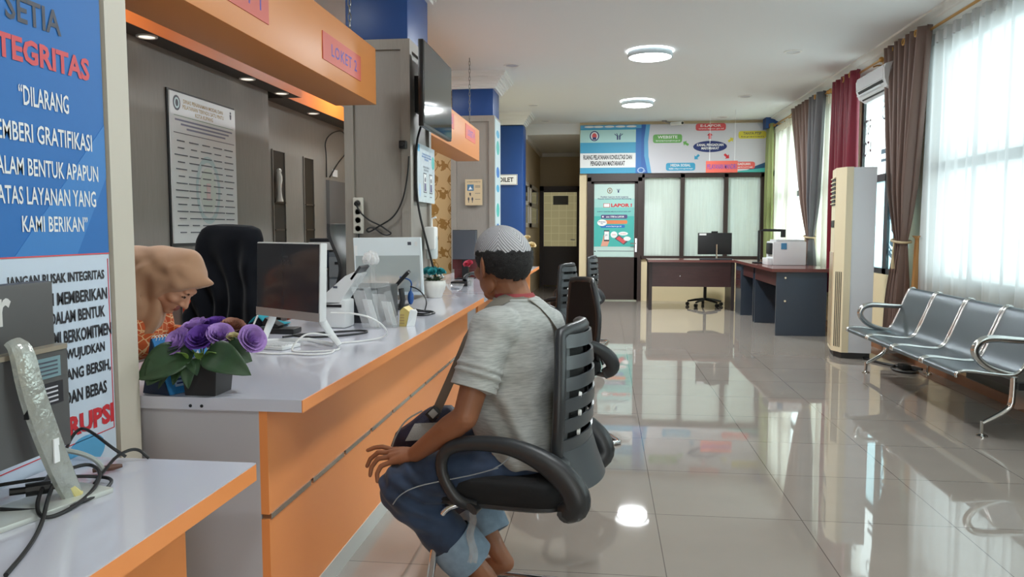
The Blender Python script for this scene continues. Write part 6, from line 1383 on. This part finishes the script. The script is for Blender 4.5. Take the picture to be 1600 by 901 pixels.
tag(b_.build('foliage', m_leaf, t_, world=True, ang=180), kind='stuff')

# ================================================================== behind the counter
t_ = thing('office_chair', 'office chair draped with a black coat behind the white computer', 'chair', (-2.26, 4.55, 0))
m_coat = mat('black_coat_cloth', (20, 22, 28), .95, spec=.08, bump=.2, bscale=300, sheen=.1)
mb = MB()
mb.rings([[Vector((-2.265 + .02 * (z > 1) + hw * math.copysign(abs(math.cos(a)) ** .6, math.cos(a)), 4.42 + hd * math.copysign(abs(math.sin(a)) ** .8, math.sin(a)), z)) for a in [2 * PI * j / 40 for j in range(40)]]
          for z, hw, hd in ((.62, .275, .10), (.75, .27, .095), (.95, .25, .085), (1.12, .225, .08), (1.22, .205, .075), (1.28, .18, .065), (1.305, .14, .05), (1.312, .08, .03))])
me = remesh(mb, .009, 4)
mesh_obj('draped_coat', me, m_coat, t_, world=True, warp=lambda p, n: p + n * (.026 * math.sin(46 * (p.x + 2.26) * (1.3 - .45 * (p.z - .6)) + 9 * (p.z - 1) + 5 * nz(p, 3)) * max(0, min(1, (1.27 - p.z) / .2)) + .016 * nz(p, 8)))
MB().rings([[Vector((-2.26 + .25 * k * math.copysign(abs(math.cos(a)) ** .5, math.cos(a)), 4.68 + .24 * k * math.copysign(abs(math.sin(a)) ** .5, math.sin(a)), z)) for a in [2 * PI * j / 32 for j in range(32)]] for z, k in ((.44, .9), (.45, 1), (.49, 1), (.51, .9))]).build('seat', m_blackfab, t_, world=True)
MB().cyl((-2.26, 4.68, .1), (-2.26, 4.68, .44), .026).build('gas_column', m_black, t_, world=True)
b_ = MB()
for k in range(5): a = 2 * PI * k / 5; b_.tube([(-2.26, 4.68, .11), (-2.26 + .28 * math.cos(a), 4.68 + .28 * math.sin(a), .06)], [.025, .016], 8).sph((-2.26 + .28 * math.cos(a), 4.68 + .28 * math.sin(a), .028), .028, 8)
b_.build('star_base', m_black, t_, world=True)
t_ = thing('office_chair', 'curved dark office chair back seen edge-on beside the grey pillar', 'chair', (-2.2, 5.62, 0))
b_ = MB(); b_.grid(lambda u, v: (-1.965 + .036 * math.sin(v * 5.2) - .02 * v + .03 * (2 * u - 1) ** 2, 5.42 + .40 * u, .86 + .46 * v), 10, 16, thick=.022); b_.build('backrest', m_plast, t_, world=True)
MB().tube([(-1.975, 5.62, .93), (-1.965, 5.62, .7), (-2.05, 5.62, .50), (-2.16, 5.62, .47)], .022, 8, smooth=1).build('back_bracket', m_black, t_, world=True)
MB().rings([[Vector((-2.21 + .24 * k * math.copysign(abs(math.cos(a)) ** .5, math.cos(a)), 5.62 + .24 * k * math.copysign(abs(math.sin(a)) ** .5, math.sin(a)), z)) for a in [2 * PI * j / 32 for j in range(32)]] for z, k in ((.45, .9), (.46, 1), (.50, 1), (.52, .9))]).build('seat', m_blackfab, t_, world=True)
b_ = MB(); b_.cyl((-2.21, 5.62, .08), (-2.21, 5.62, .45), .026)
for k in range(5): a = 2 * PI * k / 5; b_.tube([(-2.21, 5.62, .11), (-2.21 + .28 * math.cos(a), 5.62 + .28 * math.sin(a), .06)], [.025, .016], 8).sph((-2.21 + .28 * math.cos(a), 5.62 + .28 * math.sin(a), .028), .028, 8)
b_.build('star_base', m_black, t_, world=True)
def cabinet(x0, x1, y0, y1, h, label, doors):
    t_ = thing('cabinet', label, 'cabinet', ((x0 + x1) / 2, (y0 + y1) / 2, 0)); MB().box(x0, x1, y0, y1, 0, h - .025).build('body', m_panelw, t_, world=True, flat=True); MB().box(x0 - .01, x1 + .01, y0 - .012, y1, h - .025, h).build('top', mat('grey_top', (150, 146, 140), .4), t_, world=True, flat=True)
    m_rd = mat('red_orange_door', (212, 78, 44), .4)
    for a, b_, in doors:
        d = MB().box(a, b_, y0 - .016, y0, .06, h - .04, bev=.003).build('door', m_rd, t_, world=True); MB().sph((a + .03, y0 - .022, h - .18), .01, 10).build('knob', m_chrome, d, world=True)
cabinet(-2.895, -2.46, 4.98, 5.4, .93, 'low cabinet with red-orange door behind the bending woman', ((-2.885, -2.475),))
cabinet(-3.05, -2.60, 6.95, 7.4, .915, 'low cabinet with red-orange door beside the grey copier', ((-2.98, -2.615),))
t_ = thing('copier', 'grey and white office copier beside the red-orange cabinet', 'copier', (-2.45, 7.25, 0))
MB().box(-2.62 + .035, -2.36, 7.0, 7.5, .10, 1.07, bev=.01).build('body', mat('copier_grey', (120, 128, 136), .4), t_, world=True); MB().box(-2.78, -2.37, 6.98, 7.52, 1.085, 1.16, bev=.012).build('scanner_unit', m_pcw, t_, world=True); MB().box(-2.77, -2.42, 7.0, 7.5, 1.16, 1.195, bev=.01).build('lid', m_plast, t_, world=True)
MB().box(-2.77, -2.585, 6.985, 7.5, .925, 1.085).build('front_bay', mat('copier_navy', (40, 52, 70), .4), t_, world=True, flat=True)
for k in range(4):
    d = MB().box(-2.58, -2.37, 6.985, 7.0, .20 + .21 * k, .39 + .21 * k, bev=.006).build('paper_drawer', mat('drawer_grey', (150, 156, 162), .4), t_, world=True); MB().box(-2.52, -2.43, 6.978, 6.986, .32 + .21 * k, .345 + .21 * k).build('drawer_grip', m_black, d, world=True, flat=True)

# ================================================================== on the low foreground desk
t_ = thing('desktop_computer', 'dark grey all-in-one computer seen from behind on the low near desk', 'computer', (-1.2, 1.3, .7006))
m_dgrey = mat('dark_grey_plastic', (86, 86, 86), .5, bump=.05, bscale=900)
MB().box(-1.235, -1.20, 1.03, 1.548, 1.02, 1.168, bev=.006).build('upper_housing', m_dgrey, t_, world=True)
b_ = MB(); pf = [(-1.24, 1.03, .82), (-1.24, 1.03, 1.06)]; 
b_.prism([(-1.235, 1.02), (-1.235, 1.555), (-1.185, 1.562), (-1.175, 1.55), (-1.175, 1.02)], .806, 1.022); b_.build('lower_housing', m_dgrey, t_, world=True, flat=True)
MB().prism([(-1.205, 1.02), (-1.205, 1.552), (-1.178, 1.556), (-1.172, 1.545), (-1.172, 1.02)], 1.020, 1.030).build('ledge', mat('ledge_beige', (150, 140, 124), .4), t_, world=True, flat=True)
P = Panel(t_, frame((-1.20, 1.25, 1.03), EY, EZ), .25, .12, .0, None); P.text('acer', .02, .45, .70, .93, mat('logo_silver', (214, 214, 212), .4), 0, .02); P.done()
MB().box(-1.245, -1.236, 1.03, 1.545, .83, 1.165).build('screen', m_scr, t_, world=True, flat=True)
P = Panel(t_, frame((-1.175, 1.43, .90), EY, EZ), .12, .11, .001, None); P.rect(.18, .58, .80, .98, I(120, 150, 158, 'print_label'), 0, 'label_sticker'); P.rect(.22, .05, .84, .48, k_black, 0, 'label_sticker')
for k in range(4): P.rect(.26, .64 + .08 * k, .72, .67 + .08 * k, k_dk, 1, 'label_rows'); P.rect(.28, .10 + .09 * k, .7, .13 + .09 * k, k_grey, 1, 'label_rows')
P.done()
m_bag = mat('silver_in_plastic', (176, 180, 174), .22, metal=.35, bump=.5, bscale=45)
MB().tube([(-1.175, 1.395, 1.055), (-1.155, 1.395, 1.04), (-1.145, 1.40, .96), (-1.135, 1.425, .86), (-1.128, 1.455, .77), (-1.125, 1.485, .706)], [.020, .026, .028, .028, .026, .022], 10, sy=.5, up=(.3, .9, 0), smooth=2).build('stand_leg', m_bag, t_, world=True)
MB().tube([(-1.127, 1.468, .745), (-1.124, 1.49, .708)], [.012, .016], 8).build('foot_tip', mat('yellowed_plastic', (214, 204, 140), .4), t_, world=True)
MB().box(-1.15, -1.141, 1.385, 1.40, .90, .925).build('strap_clip', m_black, t_, world=True, flat=True); MB().box(-1.121, -1.118, 1.425, 1.44, .80, .85).build('barcode_label', k_white, t_, world=True, flat=True)
Mb = frame((-1.27, 1.16, .7006), (.10, .36, 0), (-.36, .10, 0)); b_ = MB(); b_.box(0, .42, -.09, .03, 0, .012, Mb, bev=.003); b_.build('base_plate', mat('base_silver', (200, 204, 198), .3, metal=.3), t_, world=True)
zc = .706
cable([(-.985, 1.13, zc), (-1.03, 1.24, zc), (-1.085, 1.34, zc), (-1.12, 1.40, .73), (-1.17, 1.49, .745), (-1.20, 1.57, .74), (-1.19, 1.63, .735), (-1.14, 1.60, .725), (-1.10, 1.52, .715), (-1.085, 1.43, zc), (-1.095, 1.36, zc), (-1.13, 1.38, .72), (-1.17, 1.45, .74), (-1.25, 1.60, .745)], .0042, m_black, 'black cable looping over the low desk and off its front')
cable([(-1.30, 1.42, .74), (-1.24, 1.50, .735), (-1.21, 1.56, .725), (-1.15, 1.60, .715), (-1.11, 1.60, .71), (-1.09, 1.54, zc), (-1.085, 1.47, zc), (-1.12, 1.41, zc), (-1.20, 1.38, .715), (-1.30, 1.36, .73)], .004, m_black, 'black cable coiled around the plastic-wrapped stand leg')
cable([(-1.26, 1.62, .71), (-1.315, 1.72, .75), (-1.318, 1.77, .78), (-1.28, 1.76, .775), (-1.22, 1.755, .735), (-1.19, 1.765, .71)], .004, m_black, 'black cable arching up before the banner')
cable([(-1.13, 1.56, .712), (-1.17, 1.66, .715), (-1.18, 1.72, .73), (-1.16, 1.765, .735), (-1.135, 1.775, .705)], .004, m_black, 'black cable running to the rear edge of the low desk')
cable([(-1.32, 1.44, .80), (-1.27, 1.52, .795), (-1.22, 1.60, .775), (-1.19, 1.65, .74), (-1.175, 1.655, .712)], .006, m_gc, 'pale grey cable sagging in front of the dark computer')
o = MB().tube([(-1.20, 1.44, .735), (-1.165, 1.47, .735)], .014, 10).tube([(-1.22, 1.42, .737), (-1.20, 1.44, .735)], .008, 8).tube([(-1.165, 1.47, .735), (-1.14, 1.50, .728)], .007, 8).build('cable_plug', m_black); tag(o, 'thick black plug joint among the cables on the low desk', 'plug')
o = MB().tube([(-1.195, 1.645, .712), (-1.165, 1.675, .712), (-1.15, 1.69, .712)], [.005, .008, .004], 8).build('cable_end', mat('copper_brown', (92, 60, 46), .5)); tag(o, 'brown cable end lying on the low desk', 'cable end')
# cord and adapter under the bench
cable([(2.55, 7.95, .012), (2.62, 7.6, .012), (2.75, 7.4, .012), (2.82, 7.2, .012), (2.72, 7.08, .012), (2.60, 7.2, .012), (2.66, 7.45, .012), (2.78, 7.5, .012), (2.88, 7.3, .012)], .012, m_black, 'black power cord coiled on the floor under the steel bench')
o = MB().box(2.70, 2.78, 7.28, 7.4, .0, .05, bev=.01).build('plug_block', m_black); tag(o, 'black plug block on the floor under the steel bench', 'plug')
# clear film shreds still on the man's chair
t_ = thing('plastic_film', 'strip of clear plastic wrap hanging from the front of the man\'s chair', 'plastic wrap', (-.37, 2.3, .3))
MB().grid(lambda u, v: (-.395 + .03 * (u - .5) * (1 - .4 * v) + .006 * math.sin(9 * v), 2.255 + .006 * math.sin(12 * u + 5 * v), .42 - .16 * (1 - v)), 5, 10, thick=.0008).build('strip', m_acr2, t_, world=True)
